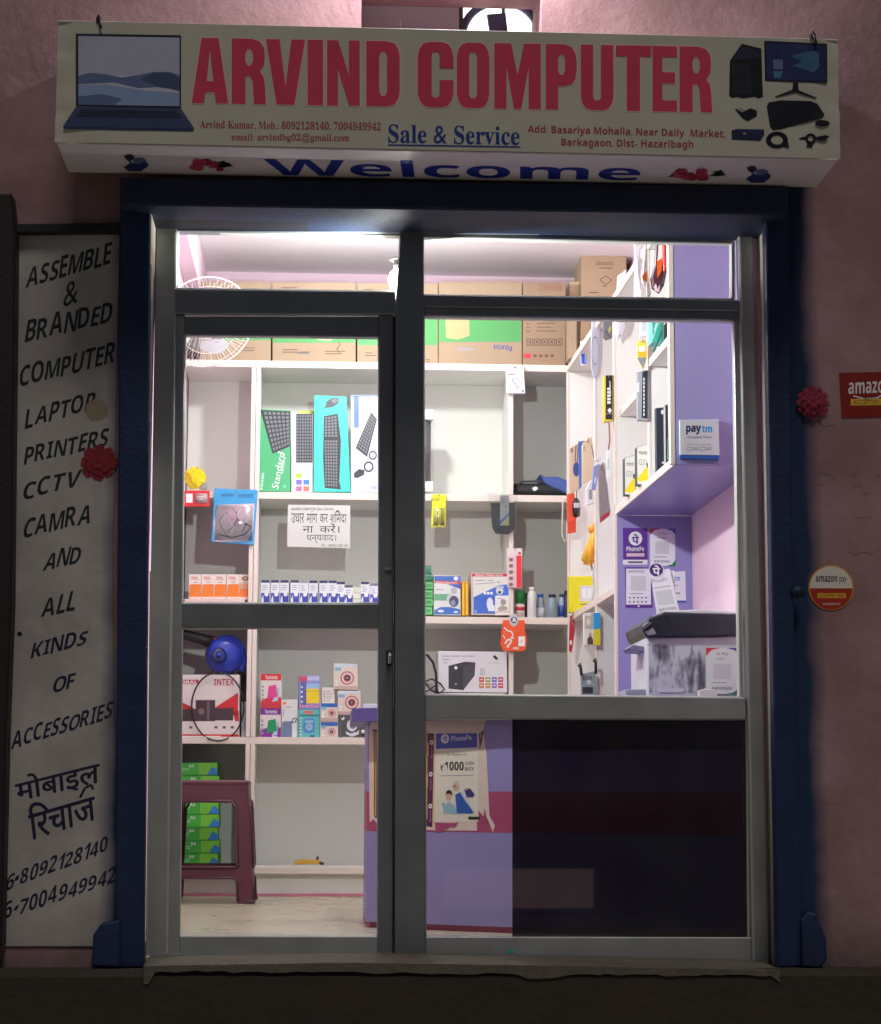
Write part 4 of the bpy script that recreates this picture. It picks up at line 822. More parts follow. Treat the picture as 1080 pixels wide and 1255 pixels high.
# ink boxes
def di(b, S, x, y, h, cap): 
    b.R(S, x + .4, y, x + 10.6, y + 3.2, cap, 1); b.R(S, x + .4, y + h * .52, x + 10.6, y + h, c_(44, 58, 160), 1); b.C(S, x + 6.8, y + h * .57, 2.6, 3, c_(230, 232, 240), 2, 10); b.Q(S, [(x + .6, y + h * .8), (x + 3, y + h * .6), (x + 3.4, y + h), (x + .8, y + h)], c_(220, 224, 236), 2); lines(b, S, x + 2, y + 6, 7, 3, 2.6, c_(140, 150, 190), 1)
GI = 'row of small white and blue ink boxes'
PB = c_(226, 228, 232); NAVY = c_(36, 40, 90)
pos = [(320, 711), (331.8, 711), (343.6, 711), (355.5, 711), (367.3, 711.5), (379, 711.5), (391, 711.5), (402.5, 711.5), (412, 713), (422, 717), (442, 713), (453.5, 715)]
def ibox(x, y, cap, label): return pack('ink_box', label, 'ink box', (x, y, x + 11, 741), YB + 0.03, 0.06, PB, lambda b, S: di(b, S, x, y, 741 - y, cap), GI)
same = 'white and blue ink box in the even run along the shelf below the notice'
i0 = ibox(320, 711, NAVY, 'ink box at the left end of the row, beside the double upright')
for i, (x, y) in enumerate(pos[1:8]):
    if i == 3: ibox(x, y, GREY, 'ink box with a grey top among the navy topped ink boxes')
    else: dup(i0, P(x, y, YB + .03) - P(320, 711, YB + .03), same)
ibox(*pos[8], NAVY, 'ink box standing slightly lower than the even run of ink boxes'); ibox(*pos[9], c_(70, 74, 90), 'short ink box beside the little stack of cream cards'); ibox(*pos[10], NAVY, 'ink box just right of the little stack of cream cards'); ibox(*pos[11], c_(110, 116, 140), 'last ink box at the right of the row by the door stile')
for i in range(3): k = MB(); k.cuboid_px(432.5, 741 - 7 * (i + 1), 442, 740.6 - 7 * i, YB + 0.03, YB + 0.09, c_(222, 222, 204) if i % 2 else c_(206, 212, 190), 0.001); tag(k.build('card_box'), ['flat cream card box at the bottom of the little stack', 'flat pale card box in the middle of the little stack', 'flat cream card box topmost of the little stack between ink boxes'][i], 'card box', 'little stack of flat card boxes')
# notice hung on the shelf
nY = YB - 0.02
def dn(b, S):
    b.T(S, sans('ARVIND COMPUTER Sale & Service'), (357, 622, 409, 625.5), c_(70, 70, 80), 1)
    b.T(S, 'उधार', (357, 629, 373, 641), BLACK, 1); b.T(S, 'मांग', (376, 626, 389, 641), BLACK, 1); b.T(S, 'कर', (392, 630, 402, 641), BLACK, 1); b.T(S, 'शिमंदा', (405, 626, 425, 641.5), BLACK, 1); b.L(S, [(412, 628), (414, 625.5), (416, 627)], 1, BLACK, 1)
    b.T(S, 'ना', (371, 645, 384, 653), BLACK, 1); b.T(S, 'करें।', (392, 641.5, 416, 653), BLACK, 1); b.T(S, 'धन्यवाद।', (376, 655.5, 412, 666), c_(70, 70, 76), 1); b.T(S, 'मो. : 8092128140', (394, 666, 426, 670.5), c_(50, 50, 60), 1)
pack('notice', 'white paper notice in Hindi black lettering hung from the second shelf', 'notice', [(353, 618.5), (429.5, 619.5), (429, 672), (352, 670)], nY, 0.0006, mat((205, 204, 198), 0.5, var=0.05), dn, ch=0)
# ---- blower, speaker box
BLU = mat((42, 60, 168), 0.3, var=0.08, scale=20)
Yb = YB + 0.1; bl_ = thing('air_blower', 'blue plastic air blower with black nozzle lying on the speaker carton', 'blower', P(275, 826, Yb)); c0 = P(273, 802, Yb)
k = MB(); k.lathe([(0.02, -0.075), (0.07, -0.07), (0.085, -0.05), (0.088, 0.02), (0.075, 0.05), (0.03, 0.06)], c0 + Vector((0.015, 0, 0)), BLU, (0.35, -1, 0.15), 22); k.tube([c0 + Vector((0.06, 0, 0.02)), c0 + Vector((0.10, 0.0, -0.03)), c0 + Vector((0.09, 0, -0.075))], 0.028, BLU, 10); k.box(c0 + Vector((-0.03, -0.01, -0.09)), c0 + Vector((0.05, 0.05, -0.05)), BLU, 0.008); k.build('motor_housing', bl_)
k = MB(); k.lathe([(0.036, -0.004), (0.036, 0.003), (0.02, 0.004)], c0 + Vector((-0.012, -0.074, -0.01)), mat((24, 34, 96), 0.4), (0.35, -1, 0.15), 18); k.lathe([(0.012, 0), (0.012, 0.012)], c0 + Vector((-0.014, -0.08, -0.01)), BLU, (0.35, -1, 0.15), 10); k.build('air_inlet', bl_)
k = MB(); k.tube([P(262, 788, Yb), P(246, 783, Yb), P(224, 777, Yb), P(205, 773, Yb)], 0.02, BLACK, 12, rads=[0.03, 0.026, 0.022, 0.026]); k.build('nozzle', bl_)
k = MB(); k.tube([P(262, 783, Yb - 0.02), P(275, 785, Yb - 0.04)], 0.006, c_(220, 90, 50), 8); k.build('switch', bl_)
DK = c_(66, 46, 52)
def dx(b, S):
    b.Q(S, [(216, 862), (238, 868), (238, 881), (216, 884)], RED, 1); b.Q(S, [(264, 867), (292, 849), (292, 878), (266, 873)], RED, 1); b.Q(S, [(286, 873), (293, 871), (293, 896), (290, 892)], RED, 1); b.Q(S, [(216, 858), (226, 862), (238, 868), (216, 874)], c_(190, 30, 40), 2)
    b.T(S, sans('INTEX'), (262.5, 832, 287, 840), c_(170, 36, 46), 1); b.R(S, 216, 833, 244, 838.5, c_(176, 60, 66), 1); b.T(S, sans('ORAL'), (222, 834, 242, 838), WHITE, 2)
    b.R(S, 240, 858, 264, 884, DK, 3); b.R(S, 264, 868, 286, 883, DK, 3); b.R(S, 216, 869, 240, 884, DK, 3); b.C(S, 247, 872, 4, 4, c_(120, 100, 100), 4, 14); b.R(S, 254, 860, 257, 884, c_(110, 90, 92), 4)
    b.R(S, 216, 884, 293, 898, c_(232, 220, 216), 2); b.R(S, 216, 900, 293, 906, RED, 3); lines(b, S, 222, 902, 60, 1, 2, WHITE, 4)
    for x in (232, 263, 273, 283): b.R(S, x, 890, x + 4, 893, c_(110, 90, 90), 3)
spk = pack('speaker_carton', 'white and red speaker carton lettered INTEX with a picture of dark speakers', 'carton', [(212, 827), (294, 827), (293.5, 907), (212, 907)], YB + 0.02, 0.26, c_(226, 214, 210), dx)
k = MB(); k.tube([P(267 + 32 * math.cos(a), 866 + 42 * math.sin(a), YB + 0.002 - 0.012 * (math.sin(a) > .95)) for a in [i * 2 * math.pi / 40 for i in range(40)]], 0.0035, BLACK, 6, closed=True); tag(k.build('cable'), 'loop of thin black cable hanging in front of the speaker carton', 'cable')
pack('accessory_box', 'slim pale grey box standing between speaker carton and upright', 'box', (296, 860, 304.5, 906), YB + 0.04, 0.2, c_(176, 182, 186), lambda b, S: b.R(S, 297, 870, 303, 895, c_(150, 160, 168)))
pack('accessory_box', 'dark slim box behind the pale grey one beside the speaker carton', 'box', (291, 824, 303, 906), YB + 0.16, 0.1, c_(70, 58, 60))
# ---- column two, lower shelf
def phn(b, S, top, bot, dev, y0, y1, foot):
    h = y1 - y0; b.R(S, 319.5, y0, 344.5, y0 + 8, top, 1); b.T(S, sans('Torrento'), (325, y0 + 2, 340, y0 + 6.5), WHITE, 2)
    b.Q(S, [(319.5, y0 + h * .72), (330, y0 + h * .6), (344.5, y0 + h * .62), (344.5, y0 + h), (319.5, y0 + h)], foot, 1); b.Q(S, [(329, y0 + 15), (338, y0 + 13), (340, y0 + 28), (327, y0 + 31)], dev, 3); b.Q(S, [(339, y0 + 16), (342, y0 + 17), (340, y0 + 33), (333, y0 + 34), (336, y0 + 29), (341, y0 + 27)], c_(180, 206, 220), 2)
    for i in range(4): b.R(S, 320.5, y0 + 14 + i * 5, 323, y0 + 17 + i * 5, GREY, 2)
    lines(b, S, 334, y1 - 3.5, 8, 1, 2, WHITE, 3)
GP = 'small retail boxes on the lower shelf behind the door'
PK = c_(224, 218, 214)
pack('power_bank_box', 'red and white power bank box picturing a pink device', 'retail box', (319, 826, 345, 872.5), YB + 0.03, 0.06, PK, lambda b, S: phn(b, S, RED, RED, c_(220, 60, 140), 826, 872, c_(206, 44, 56)), GP)
pack('power_bank_box', 'purple and white power bank box picturing a green device', 'retail box', (319, 866 + 6.8, 344.5, 907), YB + 0.02, 0.06, PK, lambda b, S: phn(b, S, c_(120, 30, 140), RED, c_(20, 150, 90), 868, 906, c_(130, 36, 150)), GP)
def dpc(b, S): b.Q(S, [(346, 886), (348, 884), (357, 884), (358, 887), (358, 906), (346, 906)], c_(110, 126, 156), 1); b.L(S, [(357, 886), (360, 880), (364, 881), (362, 885), (357, 886)], 1.2, DGREY, 2); b.C(S, 349, 862, 2, 2, ORNG, 1, 8); b.L(S, [(347.5, 869), (347.5, 878)], 1, GREY, 1); lines(b, S, 350, 866, 8, 1, 2, GREY)
pack('phone_case_box', 'white phone case box picturing a blue grey case with wrist loop', 'retail box', [(345.5, 858), (365, 857), (365, 907), (345.5, 907)], YB + 0.05, 0.05, c_(224, 224, 222), dpc, GP)
def dby(b, S):
    b.R(S, 366.5, 829, 376, 835, c_(206, 70, 100), 1); b.R(S, 376, 829, 391, 834, c_(190, 196, 230), 1); b.R(S, 368, 835, 375, 864, c_(90, 96, 160), 1); b.R(S, 375, 838, 391, 846, c_(150, 190, 230), 1); b.R(S, 375, 844, 391, 862, YEL, 2); b.L(S, [(375, 847), (391, 847)], 1, c_(200, 170, 20), 3)
    for i in range(4): b.C(S, 369.5, 842 + i * 6, 1.3, 1.3, WHITE, 2, 8); b.R(S, 367.5 + i * 6, 864, 371.5 + i * 6, 867, c_(230, 130, 150), 2)
pack('speaker_box', 'violet retail box with a yellow device picture, upper of the pair', 'retail box', (366, 828, 392, 869), YB + 0.04, 0.07, c_(140, 146, 206), dby, GP)
def dbt(b, S): b.R(S, 373, 871, 384, 875, c_(220, 110, 110), 1); b.R(S, 367.5, 876, 391, 878, c_(40, 110, 110), 1); b.Q(S, [(373, 881), (384, 880), (386, 884), (386, 896), (383, 899), (373, 898), (371.5, 895), (372, 884)], c_(80, 140, 196), 1); b.C(S, 379, 891, 4.4, 4.4, c_(150, 190, 220), 2, 14); b.C(S, 379, 891, 1.8, 1.8, GREY, 3, 8); b.R(S, 374, 883, 384, 886, c_(150, 200, 230), 2); lines(b, S, 367.5, 880, 3, 6, 4, WHITE); b.R(S, 380, 901, 386, 904, c_(60, 90, 110), 2)
pack('speaker_box', 'teal mini speaker box, lower of the pair beside the phone case box', 'retail box', (366, 869.5, 392, 907), YB + 0.03, 0.07, c_(96, 184, 184), dbt, GP)
CRM = c_(222, 208, 194)
def cam_(b, S, x0, y0, x1, y1, blue, cx, cy, r):
    b.R(S, x0 + .4, y0, x1 - .4, y0 + (y1 - y0) * (.22 if blue else .1), blue or c_(200, 220, 232), 1)
    for rr_, m_, l_ in ((1, c_(190, 110, 112), 2), (.78, c_(228, 208, 206), 3), (.55, c_(150, 70, 80), 4), (.3, BLACK, 5), (.1, WHITE, 6)): b.C(S, cx, cy, r * rr_, r * rr_, m_, l_, 18)
    b.R(S, x0 + 1, y0 + 4, x0 + (x1 - x0) * .3, y0 + 8, c_(120, 180, 214), 2); b.R(S, x0 + .4, y1 - 4, x1 - .4, y1, c_(196, 168, 156), 1)
    for q_ in range(2): b.C(S, x0 + 3, y1 - 10 + q_ * 4, 1.6, 1.6, WHITE, 2, 8)
pack('camera_box', 'cream dome camera box topmost on the right stack', 'camera box', [(409.5, 813), (439, 814), (439, 846), (409, 845)], YB + 0.03, 0.09, CRM, lambda b, S: cam_(b, S, 410, 814, 438.5, 845, None, 426, 831, 8.5), GP)
pack('camera_box', 'cream dome camera box second from the top of the right stack', 'camera box', (414, 846.6, 442, 876), YB + 0.03, 0.09, CRM, lambda b, S: cam_(b, S, 414, 847, 442, 876, None, 431, 861, 8.5), GP)
pack('camera_box', 'small blue lidded camera box, upper of two under the white label box', 'camera box', (392.6, 862, 414, 884), YB + 0.02, 0.09, CRM, lambda b, S: cam_(b, S, 393, 862, 414, 884, c_(40, 100, 180), 406.5, 874, 4.8), GP)
pack('camera_box', 'small blue lidded camera box standing on the lower shelf itself', 'camera box', (392.6, 884.4, 414.5, 907), YB + 0.02, 0.09, CRM, lambda b, S: cam_(b, S, 393, 885, 414.5, 907, c_(40, 100, 180), 406.5, 897, 4.8), GP)
def dwl(b, S):
    for i in range(5): b.R(S, 396.5, 847 + i * 2.8, 398, 848.3 + i * 2.8, BLACK); b.R(S, 399.5, 847.3 + i * 2.8, 399.5 + 5 + (i * 7) % 4, 848.2 + i * 2.8, GREY)
pack('label_box', 'white box with a small printed list between the camera boxes', 'retail box', [(394, 843), (410, 842.5), (410, 862), (394.5, 862)], YB + 0.04, 0.07, c_(226, 220, 208), dwl, GP)
def ddc(b, S): b.C(S, 432, 889, 6.5, 7.5, c_(220, 222, 226), 1, 18); b.C(S, 433, 889, 4, 4.4, c_(110, 120, 150), 2, 14); b.Q(S, [(424, 896), (430, 899), (438, 897), (441, 894), (440, 900), (432, 903), (425, 900)], c_(214, 216, 222), 2); b.Q(S, [(418, 879), (420, 881), (422, 878), (423, 881), (420, 883)], WHITE, 1); lines(b, S, 417, 886, 2, 6, 3, GREY); lines(b, S, 420, 903, 16, 1, 2, GREY); b.R(S, 440, 884, 449, 896, c_(84, 82, 70), 2)
pack('camera_box', 'dark grey camera box picturing a white round camera at the bottom right', 'camera box', (415, 876.5, 449, 907), YB + 0.02, 0.12, c_(74, 74, 76), ddc, GP)
k = thing('camera_gadget', 'tiny white and black gadget standing at the right end of the lower shelf', 'gadget', P(446, 906, YB + 0.01)); b = MB(); b.lathe([(0.008, 0), (0.004, 0.004), (0.004, 0.022)], P(444, 905.5, YB + 0.01), BLACK, n=10); b.build('stand', k); b = MB(); b.lathe([(0.004, -0.008), (0.009, 0), (0.004, 0.009)], P(445, 897, YB + 0.01), WHITE, (0, -1, 0.2), 12); b.lathe([(0.004, -0.008), (0.009, 0), (0.004, 0.009)], P(449, 897, YB + 0.012), WHITE, (0, -1, 0.2), 12); b.build('head', k)
# yellow thing on the bottom shelf
k = thing('tape_dispenser', 'small yellow tool lying alone on the empty bottom shelf', 'tool', P(378, 1062, YB + 0.03)); b = MB(); b.prism([(362, 1055), (368, 1053), (392, 1054), (396, 1059), (360, 1060)], YB + 0.03, YB + 0.06, mat((206, 160, 60), 0.5, var=0.1), 0.003); b.build('body', k); b = MB(); b.prism([(386, 1055), (388, 1051), (390, 1048), (391, 1052), (390, 1055)], YB + 0.035, YB + 0.05, DGREY, 0.001); b.prism([(391, 1056), (397, 1057), (397, 1060), (392, 1060)], YB + 0.028, YB + 0.05, DGREY, 0.001); b.build('blade', k)
# ---- paper reams
GR_ = c_(70, 178, 66); GR2 = c_(40, 150, 60)
def dream(b, S, x0, y0, x1, y1):
    w = x1 - x0; b.Q(S, [(x1 - w * .42, y0 + .5), (x1 - .4, y0 + .5), (x1 - .4, y1 - .5), (x1 - w * .42, y1 - .5)], c_(120, 200, 60), 1); b.Q(S, [(x1 - w * .24, y1 - .6), (x1 - w * .12, y0 + 5), (x1 - .4, y0 + 9), (x1 - .4, y1 - .6)], c_(50, 130, 206), 2)
    b.T(S, sans('A4'), (x0 + w * .34, y0 + 2, x0 + w * .46, y0 + 6), WHITE, 2); lines(b, S, x0 + 3, y0 + 7, w * .3, 2, 2.2, c_(170, 226, 170), 2)
YR = YB + 0.06
zs0, zs1 = zof(922, YR, 240), zof(1050, YR, 240)
NR = 8; GRM = 'stack of green A4 paper reams on the bottom shelf'
rl = ['lowest green A4 paper ream of the stack seen through the stool', 'green A4 ream second from the bottom of the stack behind the stool', 'green A4 ream third from the bottom of the stack behind the stool', 'green A4 ream fourth from the bottom of the stack behind the stool', 'green A4 ream fifth from the bottom, half behind the stool top', 'green A4 ream third from the top, just above the stool seat', 'green A4 ream second from the top of the stack', 'topmost green A4 paper ream of the stack']
yt, yb3 = 922, 1050; hstep = (yb3 - yt) / NR
r0 = pack('paper_ream', rl[0], 'paper ream', (214, yb3 - hstep + .3, 268, yb3), YR, 0.2, GR_, lambda b, S: dream(b, S, 214, yb3 - hstep + .3, 268, yb3), GRM, side=GR2)
off = P(240, yb3 - hstep, YR) - P(240, yb3, YR)
r0.location.z += T5 - P(240, yb3, YR).z + 0.001
for i in range(1, NR): dup(r0, off * i + Vector((0.004 * math.sin(i * 2.3), 0, 0)), rl[i])

# ---- maroon moulded stool
MAR = mat((92, 44, 56), 0.38, var=0.08, scale=20, bump=0.05); MARD = mat((76, 30, 42), 0.45, var=0.1)
fy = PZ(300, 1108, FL).y; Ys = fy
st = thing('plastic_stool', 'maroon moulded plastic stool standing in front of the paper reams', 'stool', (P(260, 1108, Ys).x, Ys + 0.15, FL))
q = lambda x, y: P(x, y, Ys)
W0, W1 = q(208, 960).x, q(304, 960).x; Wb0, Wb1 = q(198, 1108).x, q(312, 1108).x; HS = q(260, 956).z
def side_frame(mb, plane):
    # one moulded side: outer trapezoid with window and foot cut-out, built from strips; plane(u, z) -> point, u in 0..1 across
    H = HS
    def wd(z): t = (z - FL) / (H - FL); return 0.5 * (0.98 - 0.16 * t)
    def pt(u, z, d): return plane(u * 2 * wd(z) , z, d)
    def strip(u0, u1, z0, z1, u0b=None, u1b=None):
        a = [(u0, z1), (u1, z1), (u1b if u1b is not None else u1, z0), (u0b if u0b is not None else u0, z0)]
        vs = [pt(u, z, 0) for u, z in a] + [pt(u, z, 0.010) for u, z in a]
        mb.add(vs, [[0, 1, 2, 3], [7, 6, 5, 4], [0, 4, 5, 1], [1, 5, 6, 2], [2, 6, 7, 3], [3, 7, 4, 0]], MAR)
    z1 = H - 0.02; zw1 = FL + (H - FL) * .80; zw0 = FL + (H - FL) * .30; zf = FL + (H - FL) * .20
    strip(-.5, .5, zw1 + .02, z1); strip(-.5, -.36, zw0, zw1 + .02); strip(.36, .5, zw0, zw1 + .02); strip(-.5, .5, zf, zw0)
    for sx in (-1, 1):
        strip(*sorted((sx * .36, sx * .30)), zw1, zw1 + .02, *sorted((sx * .36, sx * .355)))
        strip(*sorted((sx * .34, sx * .5)), FL, zf)
    # rolled rims round the window
    rim = [(-.35, zw0), (-.35, zw1 - .02), (-.30, zw1 + .014), (.30, zw1 + .014), (.35, zw1 - .02), (.35, zw0), (.30, zw0 - .004), (-.30, zw0 - .004)]
    mb.tube([pt(u, z, -0.003) for u, z in rim], 0.007, MARD, 6, closed=True)
    mb.tube([pt(-.34, FL + .01, -0.002), pt(-.34, zf - .01, -0.002), pt(-.30, zf + .005, -0.002), pt(.30, zf + .005, -0.002), pt(.34, zf - .01, -0.002), pt(.34, FL + .01, -0.002)], 0.006, MARD, 6)
xc = (W0 + W1) / 2; Wd = (Wb1 - Wb0)
def mk(fn, name): b = MB(); side_frame(b, fn); b.build(name, st)
def taper(z): return 0.03 * (z - FL) / (HS - FL)
mk(lambda u, z, d: Vector((xc + u * Wd, Ys + taper(z) + d, z)), 'leg_frame'); mk(lambda u, z, d: Vector((xc - u * Wd, Ys + Wd - taper(z) - d, z)), 'leg_frame')
mk(lambda u, z, d: Vector((xc + Wd / 2 - taper(z) - d, Ys + Wd / 2 + u * Wd, z)), 'leg_frame'); mk(lambda u, z, d: Vector((xc - Wd / 2 + taper(z) + d, Ys + Wd / 2 - u * Wd, z)), 'leg_frame')
b = MB(); sw = Wd * .43; b.box((xc - sw, Ys + Wd / 2 - sw, HS - 0.026), (xc + sw, Ys + Wd / 2 + sw, HS), MAR, 0.012); b.build('seat', st)
for sx in (0, 1):
    for sy in (0, 1):
        b = MB(); px_ = xc - Wd / 2 * .96 + sx * Wd * .96; py_ = Ys + 0.01 + sy * (Wd - 0.02); b.box((px_ - 0.016, py_ - 0.012, FL), (px_ + 0.016, py_ + 0.012, FL + 0.016), mat((70, 52, 56), 0.6), 0.004); b.build('rubber_foot', st)

# ---- wall fan
FN = mat((228, 224, 220), 0.35, var=0.04); Yf = 2.35
fo = P(253, 395, Yf); fan = thing('wall_fan', 'white wall fan in a round wire guard at the upper left', 'fan', P(225, 400, Yf))
ax = Vector((0.26, -0.80, -0.54)).normalized(); e1 = Vector((ax.y * -1, ax.x, 0)).normalized(); e2 = ax.cross(e1)
Rf = 0.205
def ring_pts(r, d, n=48): return [fo + ax * d + e1 * (r * math.cos(2 * math.pi * i / n)) + e2 * (r * math.sin(2 * math.pi * i / n)) for i in range(n)]
b = MB(); b.tube(ring_pts(Rf, 0), 0.0035, FN, 6, True)
for i in range(72):
    a = 2 * math.pi * i / 72; d_ = e1 * math.cos(a) + e2 * math.sin(a)
    b.tube([fo + d_ * Rf, fo + d_ * (Rf * .8) + ax * 0.035, fo + d_ * (Rf * .28) + ax * 0.05], 0.0009, FN, 4)
for r, d in ((.62, .042), (.85, .03)): b.tube(ring_pts(Rf * r, d), 0.0014, FN, 4, True)
b.lathe([(Rf * .3, 0.045), (Rf * .3, 0.056), (Rf * .26, 0.06), (0.002, 0.062)], fo, FN, ax, 26); b.build('front_guard', fan)
b = MB()
for i in range(40):
    a = 2 * math.pi * i / 40; d_ = e1 * math.cos(a) + e2 * math.sin(a); b.tube([fo + d_ * Rf - ax * 0.006, fo + d_ * (Rf * .75) - ax * 0.06, fo + d_ * (Rf * .3) - ax * 0.07], 0.0014, FN, 4)
b.build('rear_guard', fan)
b = MB(); SF_ = Surf(fo + ax * 0.0635, ax); hc = fo + ax * 0.0635
b.T(SF_, sans('Vista'), (259, 410, 272, 416), c_(90, 92, 110), 1); b.L(SF_, [(262, 419), (269, 419)], 1, GREY, 1)
b.build('badge', fan)
for i in range(3):
    a0 = 2 * math.pi * i / 3 + .5; b = MB(); pts = []
    for j in range(7):
        a = a0 + j * .16; u = .95 - abs(j - 3.5) * .06; pts.append(fo + (e1 * math.cos(a) + e2 * math.sin(a)) * (Rf * .86 * u) + ax * (-0.03 + j * 0.006))
    for j in range(3): a = a0 + .75 - j * .35; pts.append(fo + (e1 * math.cos(a) + e2 * math.sin(a)) * (Rf * .2) - ax * 0.01)
    cen = sum(pts, Vector()) / len(pts); b.add(pts + [cen], [[k_, (k_ + 1) % len(pts), len(pts)] for k_ in range(len(pts))], mat((214, 218, 226), 0.3), True); b.build('blade', fan)
b = MB(); b.lathe([(0.01, -0.21), (0.045, -0.2), (0.062, -0.16), (0.065, -0.09), (0.04, -0.07)], fo, FN, ax, 20); b.build('motor', fan)
b = MB(); mp = fo - ax * 0.15; b.tube([mp, mp + Vector((-0.06, 0.02, -0.12)), Vector((-0.115, mp.y + .04, mp.z - .16))], 0.022, FN, 12); b.box((-0.119, mp.y - .03, mp.z - .24), (-0.10, mp.y + .1, mp.z - .08), FN, 0.008); b.build('wall_bracket', fan)

# ---- right pane: second row
k = thing('boxed_roll', 'dark roll in clear wrap with white end caps by the mullion', 'roll', P(522, 603, YB + 0.06)); b = MB(); b.lathe([(0.03, 0.05), (0.03, 0.33)], P(520, 604, YB + 0.06), mat((96, 96, 100), 0.3, 0.3, var=0.3, scale=60), n=14); b.build('roll', k)
for y0, y1 in ((502, 514), (590, 602)): b = MB(); b.cuboid_px(512, y0, 531, y1, YB + 0.02, YB + 0.1, WHITE, 0.003); b.build('end_cap', k)
def dusb(b, S):
    b.R(S, 622, 458, 632, 459.2, DGREY); b.L(S, [(627, 465), (630, 463), (635, 465), (638, 468), (641, 468.5)], 1.2, GREY, 1); b.Q(S, [(627, 466), (629, 465), (637, 474), (634, 477)], c_(190, 190, 196), 2); b.L(S, [(627, 466), (629, 465), (637, 474), (634, 477), (627, 466)], 0.7, GREY, 3); b.C(S, 641, 479, 1.4, 1.4, c_(80, 80, 140), 1, 8); b.C(S, 631, 450.5, 3, 1.6, c_(180, 176, 170), 1, 10)
hang('adapter_pack', 'white box pack picturing a cable adapter, hanging off the top shelf', 'adapter pack', [(620, 448), (642, 448), (644, 482), (621, 482)], YB - 0.03, c_(232, 232, 234), dusb, dep=0.022)
k = thing('laptop_bag', 'black flat laptop sleeve lying on the upper right shelf', 'sleeve', P(655, 604, YB + 0.05)); b = MB(); b.cuboid_px(631, 592, 694, 604.5, YB + 0.03, YB + 0.26, BLACK, 0.012); b.build('body', k); b = MB(); b.tube([P(634, 594, YB + 0.03), P(640, 590, YB + 0.05), P(660, 590, YB + 0.06), P(684, 593, YB + 0.04)], 0.005, DGREY, 6); b.build('zip', k); b = MB(); b.prism([(652, 598), (657, 596), (660, 599), (655, 602)], YB + 0.026, YB + 0.03, WHITE, 0.0005); b.build('logo_patch', k)
b = MB(); vs = []; top_ = [(663, 582), (672, 584), (684, 586), (697, 591)]; bot_ = [(666, 590), (674, 596), (684, 600), (697, 606)]
b.prism([(662, 581), (668, 584), (684, 584), (697, 590), (697, 606), (690, 602), (676, 597), (668, 592)], YB + 0.02, YB + 0.2, mat((62, 84, 150), 0.5, var=0.1), 0.006); tag(b.build('blue_case'), 'curved blue case resting on the black sleeve', 'case')
def dyl(b, S): b.R(S, 529, 611, 538, 613.5, BLACK); b.R(S, 530, 611.6, 537, 613, YEL, 2); b.L(S, [(536, 640), (536.5, 625)], 1, c_(120, 110, 10), 1); b.L(S, [(541.5, 640), (541, 622)], 1, c_(120, 110, 10), 1); b.Q(S, [(529, 645), (533, 640), (537, 641), (537, 645)], c_(150, 140, 30), 1); b.Q(S, [(540, 645), (540, 641), (544, 640), (546, 645)], c_(150, 140, 30), 1); b.C(S, 538, 607.5, 1.4, 1, c_(180, 170, 40), 2, 8)
hang('cable_pack', 'bright yellow cable card hanging from the middle shelf', 'cable pack', [(530, 605.5), (547, 606), (546, 646), (528.5, 646)], YB - 0.02, c_(238, 232, 20), dyl, bubble=(531, 622, 545, 643, 0.012))
def dpo(b, S):
    b.R(S, 613, 607, 624, 644, c_(214, 216, 214), 2); b.Q(S, [(613, 639), (624, 628), (624, 631), (613, 643)], c_(50, 130, 200), 3); b.Q(S, [(616, 644), (624, 634), (624, 644)], c_(222, 222, 90), 3); b.R(S, 619, 619, 621, 622, GREY, 3); lines(b, S, 615, 612, 6, 2, 3, GREY, 3)
k = hang('pouch', 'dark zip pouch in clear bag with a white label, hanging from the middle shelf', 'pouch', [(602, 616), (632, 616), (631, 648), (624, 654), (608, 653), (604, 646)], YB - 0.03, mat((38, 46, 58), 0.5, var=0.2, scale=40), dpo, dep=0.03)
b = MB(); b.poly([P(x, y, YB - 0.034) for x, y in [(596, 604), (634, 606), (633, 640), (630, 652), (606, 653), (603, 625)]], CLEAR, Vector((0, -1, 0))); b.build('clear_bag', k)
# ---- third row
YT = YB + 0.04
def red_strip(b, S):
    b.R(S, 622, 672, 640, 680, c_(220, 210, 208), 1); b.R(S, 633, 681, 639.5, 720, c_(222, 44, 56), 1); b.C(S, 637, 678, 1.8, 2, RED, 2, 8)
    for i in range(5): b.R(S, 623, 683 + i * 7.6, 631, 689 + i * 7.6, c_(206, 180, 184), 2); b.C(S, 626.5, 686 + i * 7.6, 2.6, 2.2, c_(120, 90, 96), 3, 8)
hang('strip_card', 'red and white strip card of small blister items hanging from the upright', 'strip card', [(621.5, 672), (640.5, 673), (640, 721), (622, 720)], YB - 0.02, c_(224, 196, 196), red_strip)
GSB = 'tower of little green boxes beside the mullion'
gl = ['lowest little green box in the tower by the mullion', 'second little green box from the bottom of the tower', 'third little green box from the bottom of the tower', 'fourth little green box from the bottom of the tower', 'dark green little box second from the top of the tower', 'dark green little box on top of the tower by the mullion']
g0 = None
for i in range(4):
    if g0 is None: g0 = pack('green_box', gl[0], 'small box', (518, 743.5, 530.5, 753.5), YT, 0.08, c_(60, 160, 76), lambda b, S: (b.L(S, [(519.5, 745.5), (529.5, 745.5), (529.5, 751.5), (519.5, 751.5), (519.5, 745.5)], .8, c_(150, 216, 150)),), GSB)
    else: dup(g0, P(524, 743.5 - 10.3 * i, YT) - P(524, 743.5, YT), gl[i])
for i in range(2): pack('green_box', gl[4 + i], 'small box', (518, 703 - 9.3 * i - .5, 530 - i, 711.6 - 9.3 * i), YT + 0.01, 0.07, c_(44, 116, 88), lambda b, S: b.R(S, 520, 700 - 9.3 * (i) + 5, 529, 700.8 - 9.3 * i + 5, c_(110, 180, 150)), GSB)
